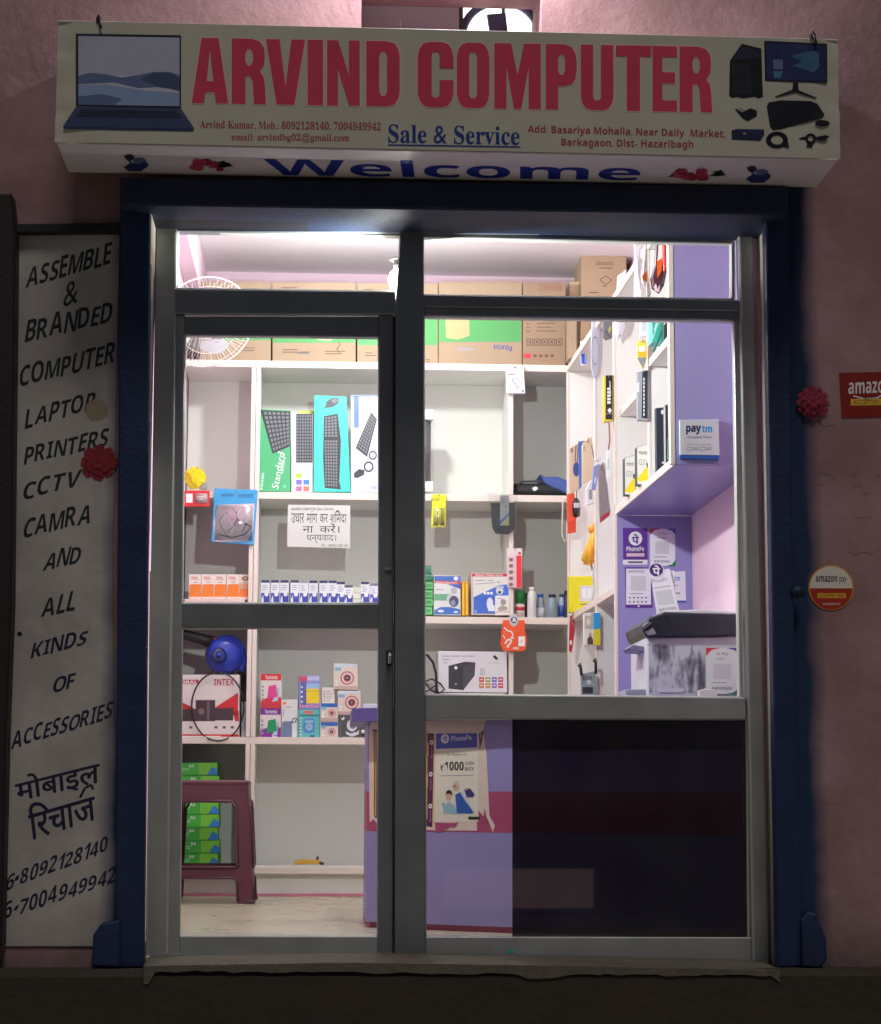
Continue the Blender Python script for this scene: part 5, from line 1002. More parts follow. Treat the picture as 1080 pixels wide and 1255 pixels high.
def dcb(b, S):
    b.R(S, 532, 706, 564, 713, c_(70, 110, 190), 1); b.C(S, 558.5, 709, 3, 2.6, WHITE, 2, 10); b.Q(S, [(532, 711.5), (564, 713), (564, 716), (532, 714.5)], c_(210, 50, 60), 2); b.T(S, sans('Smart Video Pack'), [(534, 712.3), (560, 713.3), (560, 715.2), (534, 714.2)], WHITE, 3)
    b.Q(S, [(552, 716), (564, 716), (564, 722), (548, 716)], c_(60, 96, 180), 1); b.R(S, 532, 728, 550, 736, c_(110, 170, 130), 1); b.C(S, 556, 724, 4, 4, c_(180, 184, 196), 3, 12); b.C(S, 552, 734, 5, 6, c_(200, 200, 206), 3, 12); b.C(S, 556, 737, 6, 7, c_(76, 80, 110), 4, 12); b.C(S, 555, 739, 3, 3.6, c_(140, 146, 170), 5, 10)
    b.Q(S, [(532, 748), (540, 744), (552, 744), (564, 747), (564, 753), (532, 753)], c_(60, 110, 190), 2); b.C(S, 540, 749, 4, 1.6, WHITE, 3, 10); b.R(S, 556, 749, 561, 751, WHITE, 3); lines(b, S, 534, 722, 10, 1, 2, GREY)
pack('camera_kit_box', 'blue and white camera kit box beside the green tower', 'camera box', [(531.5, 705), (564, 705.5), (564.5, 754), (531.5, 753.5)], YT - 0.005, 0.12, c_(222, 224, 222), dcb)
for i, (x, l) in enumerate(((566, 'thin yellow box left of the yellow pair'), (570, 'thin yellow box right of the yellow pair'))): pack('yellow_box', l, 'thin box', (x, 713, x + 3.6, 754), YT, 0.12, c_(238, 176, 34), lambda b, S: b.R(S, x + 1, 716, x + 2, 745, c_(250, 206, 90)), 'pair of thin yellow boxes between camera boxes')
def dc2(b, S):
    b.R(S, 578, 703, 624, 706.6, c_(190, 50, 60), 1); b.T(S, sans('Smart Video Pack'), (582, 703.6, 616, 706), WHITE, 2); b.L(S, [(579, 706), (579, 752), (622, 752)], .8, GREY, 1); lines(b, S, 582, 711, 12, 1, 2, GREY); lines(b, S, 597, 711, 10, 1, 2, GREY); b.L(S, [(582, 716), (606, 714)], .8, GREY, 1)
    b.Q(S, [(580, 732), (612, 717), (624, 716), (624, 752), (580, 752)], c_(66, 104, 196), 1)
    for i in range(3): b.C(S, 594 + 4 * i, 727, 1.8, 1.8, WHITE, 2, 10)
    b.C(S, 612, 724, 4.6, 5, c_(210, 212, 220), 3, 14); b.R(S, 607, 718, 617, 721, c_(180, 184, 194), 4); b.C(S, 612, 726, 2, 2, DGREY, 5, 8); b.C(S, 600, 740, 4, 8, c_(224, 226, 232), 2, 12); b.R(S, 598, 742, 606, 749, c_(226, 228, 232), 3); b.R(S, 581, 748, 584, 751, c_(140, 170, 230), 2); b.R(S, 609, 713, 612, 714, BLACK, 2); b.L(S, [(580, 733), (624, 733)], .6, c_(40, 70, 150), 2)
pack('camera_kit_box', 'larger white and blue camera kit box with a red top edge', 'camera box', [(577, 702), (625, 702.5), (625, 754), (577.5, 753.5)], YT - 0.005, 0.14, c_(224, 222, 214), dc2, side=c_(196, 176, 150))
def dwb(b, S): b.C(S, 617, 738, 3.4, 4, GREY, 1, 12); b.Q(S, [(610, 746), (615, 742), (622, 744), (622, 748), (612, 749)], c_(170, 160, 150), 1); lines(b, S, 610, 733, 9, 1, 2, GREY); b.L(S, [(608, 750), (624, 750)], .8, c_(200, 150, 120), 1)
pack('small_white_box', 'small white box in front of the larger camera kit box', 'small box', (607.5, 730, 624.5, 754), YT - 0.05, 0.04, c_(232, 232, 230), dwb)
# ---- bottles
def bottle(label, x, y0, y1, w, body, cap, capf, shoulder, lab=None, Yx=0.05, neck=.45):
    base = P(x, y1, YB + Yx); base.z = T3 + 0.001; H = P(x, y0, YB + Yx).z - base.z; r = w / 2 * (6.4196 + YB + Yx) / FPX
    t = thing('bottle', label, 'bottle', base, 'bottles along the middle shelf by the corner')
    b = MB(); hb = H * (1 - capf); b.lathe([(r * .92, 0), (r, H * .02), (r, hb * shoulder), (r * .9, hb * (shoulder + .1)), (r * neck * 1.1, hb * .97), (r * neck, hb)], base, body, n=18); b.build('body', t)
    b = MB(); b.lathe([(r * neck * 1.12, hb * .985), (r * neck * 1.12, H * .98), (r * neck, H)], base, cap, n=16); b.build('cap', t)
    if lab:
        b = MB(); b.lathe([(r * 1.015, hb * lab[0]), (r * 1.015, hb * lab[1])], base, lab[2], n=18); b.build('label', t)
        if len(lab) > 3: b = MB(); b.lathe([(r * 1.025, hb * lab[3]), (r * 1.025, hb * lab[4])], base, lab[5], n=18); b.build('label_band', t)
    return t
bottle('squat spray can with a green cap and red white label', 637.5, 724, 754, 12, c_(150, 152, 146), c_(20, 120, 50), .46, .8, (.02, .9, c_(212, 196, 190), .5, .75, c_(190, 40, 50)), .04, .9)
bottle('tall plain white bottle next to the green capped can', 652, 720, 755, 11.5, c_(220, 220, 222), c_(226, 226, 226), .1, .8, None, .03, .62)
bottle('grey bottle with a blue cap and a white bar label', 662.5, 728, 755, 11, c_(140, 156, 168), c_(30, 90, 180), .12, .6, (.1, .5, c_(210, 214, 220)), .07, .62)
bottle('grey bottle with a black cap, fourth along the shelf', 677, 728.5, 755, 14, c_(126, 146, 156), c_(40, 40, 46), .12, .6, None, .045, .58)
bottle('small clear bottle with blue label near the corner upright', 689, 728, 755, 10, c_(150, 166, 190), c_(60, 70, 90), .12, .7, (.1, .6, c_(40, 70, 160)), .06, .6)
bottle('dark slim bottle pressed against the corner upright', 694.5, 724, 755, 7, c_(40, 46, 56), c_(24, 26, 30), .14, .75, None, .035, .7)
bottle('dark green bottle hidden behind the green capped can', 644.5, 727, 754, 8, c_(30, 96, 60), c_(24, 90, 50), .2, .8, None, .13, .6)
# ---- orange pack and fourth row
def dor(b, S):
    b.L(S, [(618, 769), (622, 773), (627, 774), (629, 779), (626, 782), (630, 782)], 1.4, WHITE, 2); b.L(S, [(619, 789), (622, 784), (627, 784), (626, 788), (621, 793), (624, 793)], 2, WHITE, 2); b.R(S, 635.5, 780, 643.5, 792, WHITE, 2); b.L(S, [(637, 788), (641, 784)], .8, GREY, 3); b.R(S, 629, 793, 636, 796, c_(240, 200, 180), 2); b.C(S, 630, 760, 5.5, 8, c_(190, 190, 200), 2, 16); b.C(S, 630, 760, 3.8, 3.8, c_(40, 50, 110), 3, 14); b.Q(S, [(628, 762), (629, 757), (631, 757), (633, 762)], WHITE, 4); b.L(S, [(617, 778), (619, 783)], 1, WHITE, 2)
k = hang('mouse_pack', 'orange blister pack with a round blue badge hanging in front of the upright', 'blister pack', [(617, 760), (643, 760), (644, 775), (646.5, 783), (644, 797), (640, 798.5), (617, 798), (613.5, 790), (615, 776)], YB - 0.03, c_(232, 84, 34), dor, dep=0.02)
UPSY = YB + 0.03
def dups(b, S):
    b.Q(S, [(550, 816), (570, 811), (583, 812), (582, 828), (568, 846), (550, 844)], c_(70, 68, 74), 1); b.Q(S, [(550, 816), (568, 818), (568, 846), (550, 843.5)], c_(46, 44, 50), 2); b.Q(S, [(550, 816), (571, 811), (583, 812), (569, 818)], c_(56, 54, 60), 2); b.C(S, 559, 818.5, 2, 2, WHITE, 3, 10); b.C(S, 559, 838.5, 1.3, 1.6, GREY, 3, 8); b.Q(S, [(576, 821), (582, 815), (582, 819), (577, 825)], DGREY, 3)
    for i in range(8): x = 587.5 + (i % 4) * 7.8; y = 830 + (i // 4) * 7.3; b.R(S, x, y, x + 6, y + 6, c_(*[(206, 70, 70), (150, 170, 60), (110, 100, 190), (190, 70, 120), (200, 130, 60), (196, 150, 50), (140, 110, 190), (206, 50, 80)][i]), 1); b.R(S, x + 1.2, y + 2.2, x + 4.8, y + 3.6, c_(236, 220, 220), 2)
    b.L(S, [(589, 820), (594, 820), (594, 827), (589, 827), (589, 820)], .7, GREY, 1); b.L(S, [(591.5, 821), (591.5, 826)], 1, GREY, 1); b.T(S, sans('Uninterruptible Power Supply'), (542, 803, 582, 805.5), c_(120, 116, 130), 1); lines(b, S, 542, 808, 12, 1, 2, GREY); b.T(S, 'Neon', (544, 811, 549, 813), DGREY, 1)
    b.Q(S, [(604, 804), (607, 803), (610, 806), (611, 809), (607, 808)], BLACK, 1); lines(b, S, 598, 812, 16, 1, 2, c_(190, 190, 196))
pack('ups_carton', 'white carton picturing a black power backup unit on the lower shelf', 'carton', [(537.5, 798), (621.5, 799), (622, 849), (537, 848)], UPSY, 0.22, c_(222, 220, 224), dups)
b = MB(); b.prism([(540, 849.3), (620, 850), (620, 905), (540, 904)], UPSY - 0.01, UPSY + 0.22, c_(226, 224, 220), 0.002, None); b.R(SY(UPSY - 0.01), 586, 850.5, 619.5, 904, c_(226, 208, 60), 1); tag(b.build('carton'), 'white and yellow carton under the power backup carton', 'carton')
k = MB(); k.tube([P(x, y, UPSY - 0.015) for x, y in [(516, 804), (524, 803), (531, 812), (534.5, 826), (535, 846), (533, 868)]], 0.006, BLACK, 8); k.tube([P(x, y, UPSY - 0.03) for x, y in [(514, 845), (520, 836), (529, 832), (540, 838), (545, 845), (538, 850), (528, 846), (518, 832), (512, 830)]], 0.004, BLACK, 8); k.tube([P(x, y, UPSY - 0.04) for x, y in [(516, 850), (524, 847), (534, 840), (538, 850), (536, 866)]], 0.004, BLACK, 8)
tag(k.build('cable'), 'tangled black power cable beside the power backup carton', 'cable')
# ------------------------------------------------------------------ goods on the side shelving
U1, U2, U3 = YU
def flatbag(name, label, cat, px, Y, m, dec=None, group=None, bulge=0.018, fold=5, clear=True):
    """a soft hanging bag: front sheet bulging out from its outline, creased, with a back sheet"""
    t = thing(name, label, cat, P(px[0][0], px[0][1], Y), group); b = MB(); n = len(px); out = [P(x, y, Y) for x, y in px]; cx = sum(p[0] for p in px) / n; cy = sum(p[1] for p in px) / n
    rng = random.Random(int(px[0][0] * 13 + px[0][1])); r1 = [P(cx + (x - cx) * .68, cy + (y - cy) * .72, Y - bulge * rng.uniform(.6, 1.2)) for x, y in px]; c0 = P(cx, cy, Y - bulge * 1.15)
    vs = out + r1 + [c0]; fs = [[i, (i + 1) % n, n + (i + 1) % n, n + i] for i in range(n)] + [[n + i, n + (i + 1) % n, 2 * n] for i in range(n)]
    b.add(vs, fs, m); b.add([p + Vector((0, .004, 0)) for p in out], [list(range(n))], m)
    if dec: dec(b, SY(Y - bulge * 1.25))
    b.build('bag', t)
    b = MB(); p = P((px[0][0] + px[1][0]) / 2, (px[0][1] + px[1][1]) / 2, Y); b.tube([p + Vector((0, 0.08, 0.006)), p + Vector((0, -0.008, 0)), p + Vector((0, -0.012, 0.008))], 0.0018, STEEL, 6); b.build('hook', t)
    return t
GB = 'hanging bags in the top of the side shelving'
WBAG = mat((232, 232, 236), 0.25, var=0.08, scale=60, bump=0.25, bscale=60)
flatbag('cable_bag', 'clear white bag with a blue corner hanging near the top board', 'bag', [(757, 338), (768, 330), (768, 352), (766, 372), (757, 372), (756, 352)], U2 + 0.35, WBAG, lambda b, S: b.Q(S, [(762, 345), (766, 339), (767, 347), (763, 348)], BLUE), GB)
flatbag('cable_bag', 'long plain white bag hanging left of the orange and white bag', 'bag', [(777, 290), (786, 290), (785, 340), (788, 372), (777, 372), (778, 330)], U3 - 0.02, WBAG, None, GB)
def dob(b, S): b.Q(S, [(787, 338), (797, 327), (799, 330), (794, 345), (788, 344)], ORNG)
flatbag('cable_bag', 'white bag with an orange lower corner hanging in the fanlight', 'bag', [(791, 288), (803, 288), (802, 318), (798, 336), (790, 352), (786, 342), (789, 310)], 0.78, WBAG, dob, GB)
def dmb(b, S): b.Q(S, [(805, 318), (812, 316), (811, 332), (806, 341)], c_(232, 96, 30)); b.Q(S, [(808, 290), (812, 290), (812, 316), (806, 320)], WHITE, 2); b.Q(S, [(801, 352), (804, 347), (806, 354), (809, 348), (808, 358), (803, 357)], c_(220, 200, 196), 2)
flatbag('cable_bag', 'dark maroon bag with an orange panel hanging in the fanlight', 'bag', [(804, 288), (818, 288), (819, 326), (814, 350), (808, 360), (799, 354), (797, 342), (802, 325)], 0.58, mat((80, 40, 50), 0.35, var=0.2), dmb, GB)
flatbag('cable_bag', 'narrow bright red bag in the front of the top cell', 'bag', [(813, 288), (817, 288), (817.5, 330), (814, 334), (812, 318)], 0.52, c_(196, 50, 44), None, GB, .008)
flatbag('cable_bag', 'blue and dark bag beside the cream edge of the front panel', 'bag', [(820, 288), (829, 288), (829, 340), (824, 338), (821, 315)], 0.40, mat((36, 60, 104), 0.35, var=0.3), lambda b, S: b.Q(S, [(823, 320), (827, 318), (827, 336), (824, 338)], c_(30, 110, 190)), GB)
flatbag('cable_bag', 'yellow green bag low in the front of the top cell', 'bag', [(820, 346), (829, 338), (829, 372), (814, 372), (816, 356)], 0.36, c_(206, 222, 40), None, GB)
# teal and dark packs on the front upper shelf
zb_ = ZL2 + 0.0125
def stand(name, label, cat, x0, x1, ytop, Y, dep, z, base, dec=None, group=None, side=None, slope=0):
    a = P(x0, ytop, Y); b2 = P(x1, ytop + slope, Y); mb = MB(); mb.prism3([a, b2, Vector((b2.x, Y, z)), Vector((a.x, Y, z))], dep, base, 0.0015, side)
    if dec: dec(mb, SY(Y))
    return tag(mb.build(name), label, cat, group)
def dte(b, S): b.L(S, [(800, 415), (806, 398), (811, 390)], 2, c_(170, 230, 220)); b.L(S, [(801, 432), (808, 415), (812, 405)], 2, c_(24, 110, 104)); b.L(S, [(802, 405), (806, 392)], 1.4, WHITE)
stand('teal_pack', 'teal patterned pack standing on the front upper side shelf', 'pack', 799, 813, 380, U3 - 0.30, 0.08, zb_, c_(60, 176, 160), dte)
stand('dark_pack', 'dark green pack with white marks beside the teal pack', 'pack', 813, 829, 378, 0.44, 0.08, zb_, c_(54, 66, 58), lambda b, S: (b.L(S, [(814, 398), (818, 390), (822, 388)], 1.5, WHITE), b.L(S, [(820, 402), (826, 394)], 1.2, c_(150, 160, 140))))
# section by the corner
zt3 = ZL3 + 0.001
stand('carton', 'brown carton on the top board in the corner above the side shelving', 'carton', 697.5, 707, 380, 2.75, 0.12, zt3, KR)
def dwc(b, S): b.R(S, 712.5, 432, 719, 446, c_(56, 90, 190)); b.T(S, sans('USB'), [(716.8, 444), (716.8, 434), (718.4, 434), (718.4, 444)], WHITE, 2); b.L(S, [(714, 422), (714, 430)], 1.2, GREY)
hang('adapter_pack', 'slim white and blue adapter card hanging at the corner of the top board', 'adapter pack', [(711.5, 418), (717.5, 417), (720, 447), (712.5, 448)], 2.55, c_(228, 230, 236), dwc)
def dov(b, S): b.C(S, 729.5, 430, 4.6, 18, c_(120, 126, 146), 1, 24, .9)
hang('bubble_pack', 'long grey bubble pack with an oval window hanging on the side shelving', 'bubble pack', [(726, 380), (735, 380), (735, 440), (732, 460), (728, 464), (724.5, 450), (724.5, 420)], U1 - 0.05, c_(186, 190, 204), dov)
hang('gadget_pack', 'dark grey pack with a yellow mark hanging beside the oval bubble pack', 'gadget pack', [(740, 380), (751, 380), (751, 414), (743, 417), (739, 413)], U2 + 0.1, c_(112, 112, 116), lambda b, S: (b.Q(S, [(746, 403), (748, 399), (749, 404), (746, 409)], c_(200, 190, 70)), b.L(S, [(742, 405), (748, 413)], 1, DGREY)))
flatbag('cable_bag', 'crumpled clear bag hanging from the top board by the second upright', 'bag', [(752, 378), (768, 378), (769, 400), (764, 414), (760, 412), (756, 421), (753, 408)], U2 - 0.06, mat((206, 208, 214), 0.2, var=0.2, scale=70, bump=0.3, bscale=70), None)
# packs on the uprights
def dck(b, S):
    b.R(S, 742.5, 460, 751, 514, BLACK, 1); 
    for i in range(5): b.R(S, 744.4, 475 + i * 4.2, 748.6, 478 + i * 4.2, WHITE, 2)
    b.L(S, [(747.5, 467), (748.5, 484)], 1, WHITE, 2); b.Q(S, [(744.5, 503), (747.5, 499.5), (750, 503), (747.5, 506.5)], WHITE, 2); b.R(S, 743, 506.5, 750.5, 507.3, GREY, 2)
hang('cable_pack', 'tall black and yellow cable pack with white lettering on the second upright', 'cable pack', [(740, 461), (751.5, 459), (752, 515), (740.5, 517)], U2 - 0.02, c_(220, 200, 70), dck, dep=0.04)
def dst(b, S):
    b.Q(S, [(787.5, 455), (794, 454), (794, 513), (786.5, 512)], c_(40, 48, 62), 1)
    for i in range(10): b.R(S, 788.6, 463 + i * 4.8, 790.2, 466.4 + i * 4.8, WHITE, 2)
    b.Q(S, [(780.5, 470), (783.5, 468), (783.5, 480), (780.5, 481)], WHITE, 1)
hang('strip_pack', 'dark strip pack with white dashes in a clear sleeve on the third upright', 'strip pack', [(780.5, 456), (795, 453), (795.5, 516), (781.5, 515)], U3 - 0.02, c_(160, 162, 168), dst, dep=0.02)
def dyo(b, S): b.R(S, 781, 420, 792.5, 424, c_(240, 210, 60), 1); b.Q(S, [(783, 424), (791, 424), (790, 431), (784, 431)], WHITE, 2); b.R(S, 782, 431, 792.5, 437, c_(250, 176, 10), 1); b.Q(S, [(781, 438), (793, 438), (789.5, 449), (787, 450)], c_(130, 132, 136), 1)
hang('blister_pack', 'yellow and orange blister pack tapering to a grey tip on the third upright', 'blister pack', [(783, 416), (791, 416), (793, 424), (793, 438), (790, 450), (787, 451), (781, 438), (781, 422)], U3 - 0.04, c_(224, 200, 120), dyo)
hang('card_pack', 'plain white card hanging above the yellow and orange blister pack', 'card pack', [(785, 378), (794, 378), (794, 412), (784.5, 413)], U3 - 0.06, c_(226, 228, 232), lambda b, S: b.R(S, 787, 395, 792, 406, c_(200, 206, 220)))
# graphics-card style boxes and binders on the lower front shelf
zg = ZL1 + 0.015
def dg(x0, x1, y):
    def f(b, S): b.T(S, 'movos', (x0 + 2.5, y + 8, x1 - 2, y + 12), BLACK, 1); b.T(S, 'G31', (x0 + 2.5, y + 18, x1 - 3, y + 25), GREY, 1); b.Q(S, [(x0 + .5, y + 42), (x1 - .4, y + 24), (x1 - .4, y + 44.5), (x0 + .5, y + 44.5)], c_(246, 214, 30), 1); b.Q(S, [(x1 - 3, y + 23), (x1 - .5, y + 21), (x1 - .5, y + 27), (x1 - 2.5, y + 28)], DGREY, 2)
    return f
stand('motherboard_box', 'white G31 box with a yellow triangle, farther of the two', 'hardware box', 765.5, 779, 561, U3 + 0.42, 0.05, zg, c_(228, 226, 216), dg(765.5, 779, 559), 'G31 boxes on the side shelf', side=DGREY, slope=-4)
stand('motherboard_box', 'white G31 box with a yellow triangle, nearer of the two', 'hardware box', 780.5, 795.5, 548, U3 + 0.16, 0.05, zg, c_(232, 230, 222), dg(780.5, 795.5, 545), 'G31 boxes on the side shelf', side=DGREY, slope=-5)
GBK = 'black binders on the lower front side shelf'
stand('binder', 'leftmost black binder with white rings on the lower front shelf', 'binder', 804, 814.5, 500, U3 - 0.14, 0.03, zg, c_(40, 44, 58), lambda b, S: (b.C(S, 812, 505, 1.7, 2.8, WHITE, 1, 12), b.C(S, 813, 567, 2, 1.2, WHITE, 1, 10)), GBK, slope=-1)
stand('binder', 'slim black binder with a green bookmark, middle of the binders', 'binder', 815, 821.5, 496, U3 - 0.24, 0.03, zg, c_(50, 54, 62), lambda b, S: b.R(S, 818, 537, 821, 563, c_(110, 210, 130)), GBK, side=GREY)
stand('binder', 'right hand black binder next to the purple end panel', 'binder', 820, 830, 494, 0.44, 0.03, zg, c_(34, 38, 48), lambda b, S: (b.C(S, 827, 501, 2, 2.5, WHITE, 1, 12, .5), b.R(S, 826, 508, 829, 522, c_(220, 222, 226))), GBK)
# cluster by the corner at mid height
CARD = c_(196, 170, 140)
def dmouse(b, S): b.C(S, 706.5, 575, 4, 9, c_(50, 70, 130), 1, 16); b.L(S, [(705, 566), (706, 546)], 1, c_(40, 50, 90), 1); b.L(S, [(707.5, 566), (709, 545)], 1, c_(40, 50, 90), 1); b.C(S, 701, 552, 1.5, 3, c_(120, 96, 80), 1, 8)
hang('headset_pack', 'brown card pack with a blue teardrop shaped gadget by the corner', 'gadget pack', [(699, 549), (712, 541), (712, 598), (699, 606)], 2.72, CARD, dmouse)
hang('strip_card', 'narrow bright blue hanging strip beside the teardrop gadget pack', 'strip card', [(709, 541), (717, 540), (713, 546), (713, 596), (710, 600)], 2.62, c_(70, 100, 170))
hang('gadget_pack', 'plain brown card pack right of the blue strip', 'gadget pack', [(714, 543), (725, 535), (729, 560), (727, 586), (714, 594)], 2.5, c_(206, 184, 156), lambda b, S: (b.C(S, 716.5, 550, 1.5, 3, c_(150, 126, 100), 1, 8, .6), b.C(S, 721.5, 539, 1.4, 3, c_(150, 126, 100), 1, 8, .6), b.L(S, [(725, 546), (728, 562)], .8, DGREY)))
hang('strip_card', 'slanting lilac and white strip card among the corner packs', 'strip card', [(728, 565), (736, 561), (733, 584), (730, 601), (725, 600), (727, 582)], U1 - 0.10, c_(130, 140, 196), lambda b, S: (b.Q(S, [(728, 566), (735.5, 562), (735, 568), (728, 572)], WHITE), b.Q(S, [(729, 585), (731, 584), (730, 592), (728, 593)], c_(190, 220, 240))))
hang('card_pack', 'narrow white card on a cord below the black and yellow cable pack', 'card pack', [(743, 552), (748.5, 550), (749.5, 586), (744, 587)], U2 - 0.03, c_(226, 230, 228), lambda b, S: b.R(S, 744.5, 562, 747, 576, c_(190, 206, 196)), hook=False)
k = MB(); k.tube([P(746.5, 518, U2 - 0.03), P(747.5, 540, U2 - 0.03), P(746, 551, U2 - 0.03)], 0.003, c_(150, 90, 80), 6); tag(k.build('cord'), 'thin brown cord holding the narrow white card', 'cord')
def dgp(b, S): b.Q(S, [(736, 634), (747.5, 626), (747.5, 631), (736, 640)], c_(170, 40, 60), 1); b.L(S, [(744, 590), (747, 622)], .8, GREY)
hang('cable_pouch', 'long grey pouch with a dark red end hanging past the second upright', 'pouch', [(733, 572), (740, 566), (748.5, 625), (747.5, 632), (736, 641), (735, 634)], U1 - 0.22, mat((136, 124, 128), 0.3, var=0.2, scale=50), dgp, dep=0.012)
hang('white_pack', 'small white blister box tilted among the corner packs', 'blister pack', [(722, 592), (730, 588), (729, 616), (719, 620), (718, 600)], U1 + 0.1, c_(226, 226, 230), lambda b, S: b.R(S, 722, 600, 726, 612, c_(150, 150, 156)), dep=0.02)
k = thing('wired_mouse', 'black and silver wired mouse hanging in clear wrap at the corner', 'mouse', P(707, 610, 2.8)); b = MB(); c0 = P(706.5, 622, 2.78); b.lathe([(0.004, -0.045), (0.016, -0.038), (0.019, 0), (0.015, 0.03), (0.004, 0.044)], c0, BLACK, (0, 0, 1), 14); b.build('body', k); b = MB(); b.box(c0 + Vector((-0.014, -0.022, -0.004)), c0 + Vector((0.014, -0.016, 0.018)), c_(210, 210, 214), 0.003); b.build('button', k); b = MB(); b.tube([c0 + Vector((0, 0, 0.044)), P(707, 598, 2.78), P(710, 585, 2.76)], 0.002, BLACK, 6); b.build('cord', k)
b = MB(); b.poly([P(x, y, 2.74) for x, y in [(707, 594), (714, 590), (715, 640), (708, 642)]], CLEAR, Vector((0, -1, 0))); b.build('clear_bag', k)
hang('blister_pack', 'orange red blister pack at the meeting of back and side shelving', 'blister pack', [(695, 606), (704, 603), (707, 628), (706, 652), (696, 654)], 2.8, c_(226, 78, 48), lambda b, S: b.Q(S, [(697, 640), (705, 637), (705, 650), (697, 652)], c_(200, 60, 40)), dep=0.015)
k = MB(); k.tube([P(x, y, 2.83) for x, y in [(694, 612), (690, 616), (689, 656), (692, 664), (695, 660), (695, 640)]], 0.004, c_(196, 186, 176), 6); k.build('cable'); tag([o for o in bpy.data.objects if o.name.startswith('cable') and 'label' not in o][-1], 'pale looped cable hanging behind the orange red blister pack', 'cable')
# orange leads
OR_ = mat((238, 158, 40), 0.4, var=0.1, scale=60); YL_ = c_(246, 190, 60)
k = thing('orange_leads', 'bundle of orange leads hanging on the corner section of side shelving', 'leads', P(728, 643, 2.3)); b = MB(); b.lathe([(0.01, -0.02), (0.022, -0.012), (0.022, 0.012), (0.01, 0.02)], P(728, 648, 2.3), OR_, (0.2, -1, 0), 14); b.build('knot', k)
for i, (xa, ya) in enumerate([(715, 687), (718, 692), (722, 691), (726, 694), (731, 680)]): b = MB(); b.tube([P(728, 650, 2.3), P(726 - i * .3 + (xa - 726) * .35, 665, 2.29 - .01 * i), P(xa, ya, 2.28)], 0.006, OR_ if i % 2 else YL_, 8, rads=[0.007, 0.008, 0.011]); b.tube([P(xa, ya, 2.28), P(xa + .5, ya + 5, 2.28)], 0.005, BLACK, 6) if i == 3 else None; b.build('lead', k)
# shelf with yellow board
z4 = ZL4 + 0.013
def dym(b, S):
    rng = random.Random(2); dk_ = c_(196, 184, 20)
    for i in range(9):
        for j in range(14): b.R(S, 699 + i * 3.1 + (j % 2) * 1.5, 709 + j * 3.1, 700.2 + i * 3.1 + (j % 2) * 1.5, 710.2 + j * 3.1, dk_, 1)
    b.R(S, 711, 718, 728, 737, c_(206, 210, 216), 2); b.R(S, 714, 721, 718, 733, c_(236, 236, 238), 3); b.R(S, 719.5, 721, 725, 733, c_(226, 228, 232), 3); b.L(S, [(711, 741), (720, 740)], 1.4, c_(110, 110, 130), 2)
stand('yellow_board', 'yellow dotted box with a white card standing on the side shelf by the corner', 'box', 697.5, 727, 706, 2.72, 0.05, z4, c_(226, 216, 30), dym)
k = MB(); k.tube([P(728, 690, 2.2), P(727, 705, 2.2), P(729, 722, 2.2), P(726, 734, 2.2), P(728, 742, 2.2)], 0.004, c_(190, 190, 196), 6); tag(k.build('chain'), 'thin silver chain hanging under the orange leads', 'chain')
def dwy(b, S): b.R(S, 727.5, 751, 736, 771, c_(40, 160, 220), 1); b.R(S, 727.5, 771, 736, 791, c_(222, 214, 40), 1); b.R(S, 717, 755, 727, 771, c_(190, 186, 170), 1); b.C(S, 721.5, 762, 2.6, 4, c_(232, 222, 206), 2, 12); b.Q(S, [(720, 790), (720, 783), (724, 778), (727, 784), (727, 790)], c_(96, 70, 60), 1); b.C(S, 723.5, 778, 1.8, 2.4, c_(200, 150, 120), 2, 10)
hang('retail_pack', 'white box with blue and yellow edge hanging below the side shelf', 'retail pack', [(715.5, 752), (735, 750), (736, 791), (716, 791.5)], 2.02, c_(230, 228, 220), dwy, dep=0.03)
hang('tool_pack', 'dark red slim tool pack hanging at the corner below the shelf', 'tool pack', [(699, 755), (704, 754), (705, 772), (701, 800), (697.5, 797), (698, 772)], 2.78, c_(176, 36, 50), lambda b, S: (b.R(S, 698.5, 785, 701, 790, WHITE), b.L(S, [(700, 757), (703, 768)], .8, GREY)))
k = hang('gadget_bag', 'clear bag of grey metal parts with black straps low on the side shelving', 'gadget bag', [(712, 826), (730, 822), (731.5, 850), (729, 866), (713, 866)], 2.0, mat((150, 164, 168), 0.35, 0.2, var=0.3, scale=50), lambda b, S: (b.R(S, 714, 829, 726, 834, c_(110, 120, 124)), b.C(S, 722, 836, 3, 3, c_(200, 210, 214), 2, 10), b.R(S, 714, 842, 727, 850, c_(40, 44, 50))), dep=0.02, hook=False)
for xs in ((711, 814, 713, 828), (729.5, 808, 730.5, 826)): b = MB(); b.tube([P(xs[0] - 1.5, xs[1] + 3, 1.99), P(xs[0], xs[1], 1.985), P(xs[0] + .7, xs[1] + 4, 1.98), P(xs[2], xs[3], 1.98)], 0.006, BLACK, 8); b.build('strap', k)

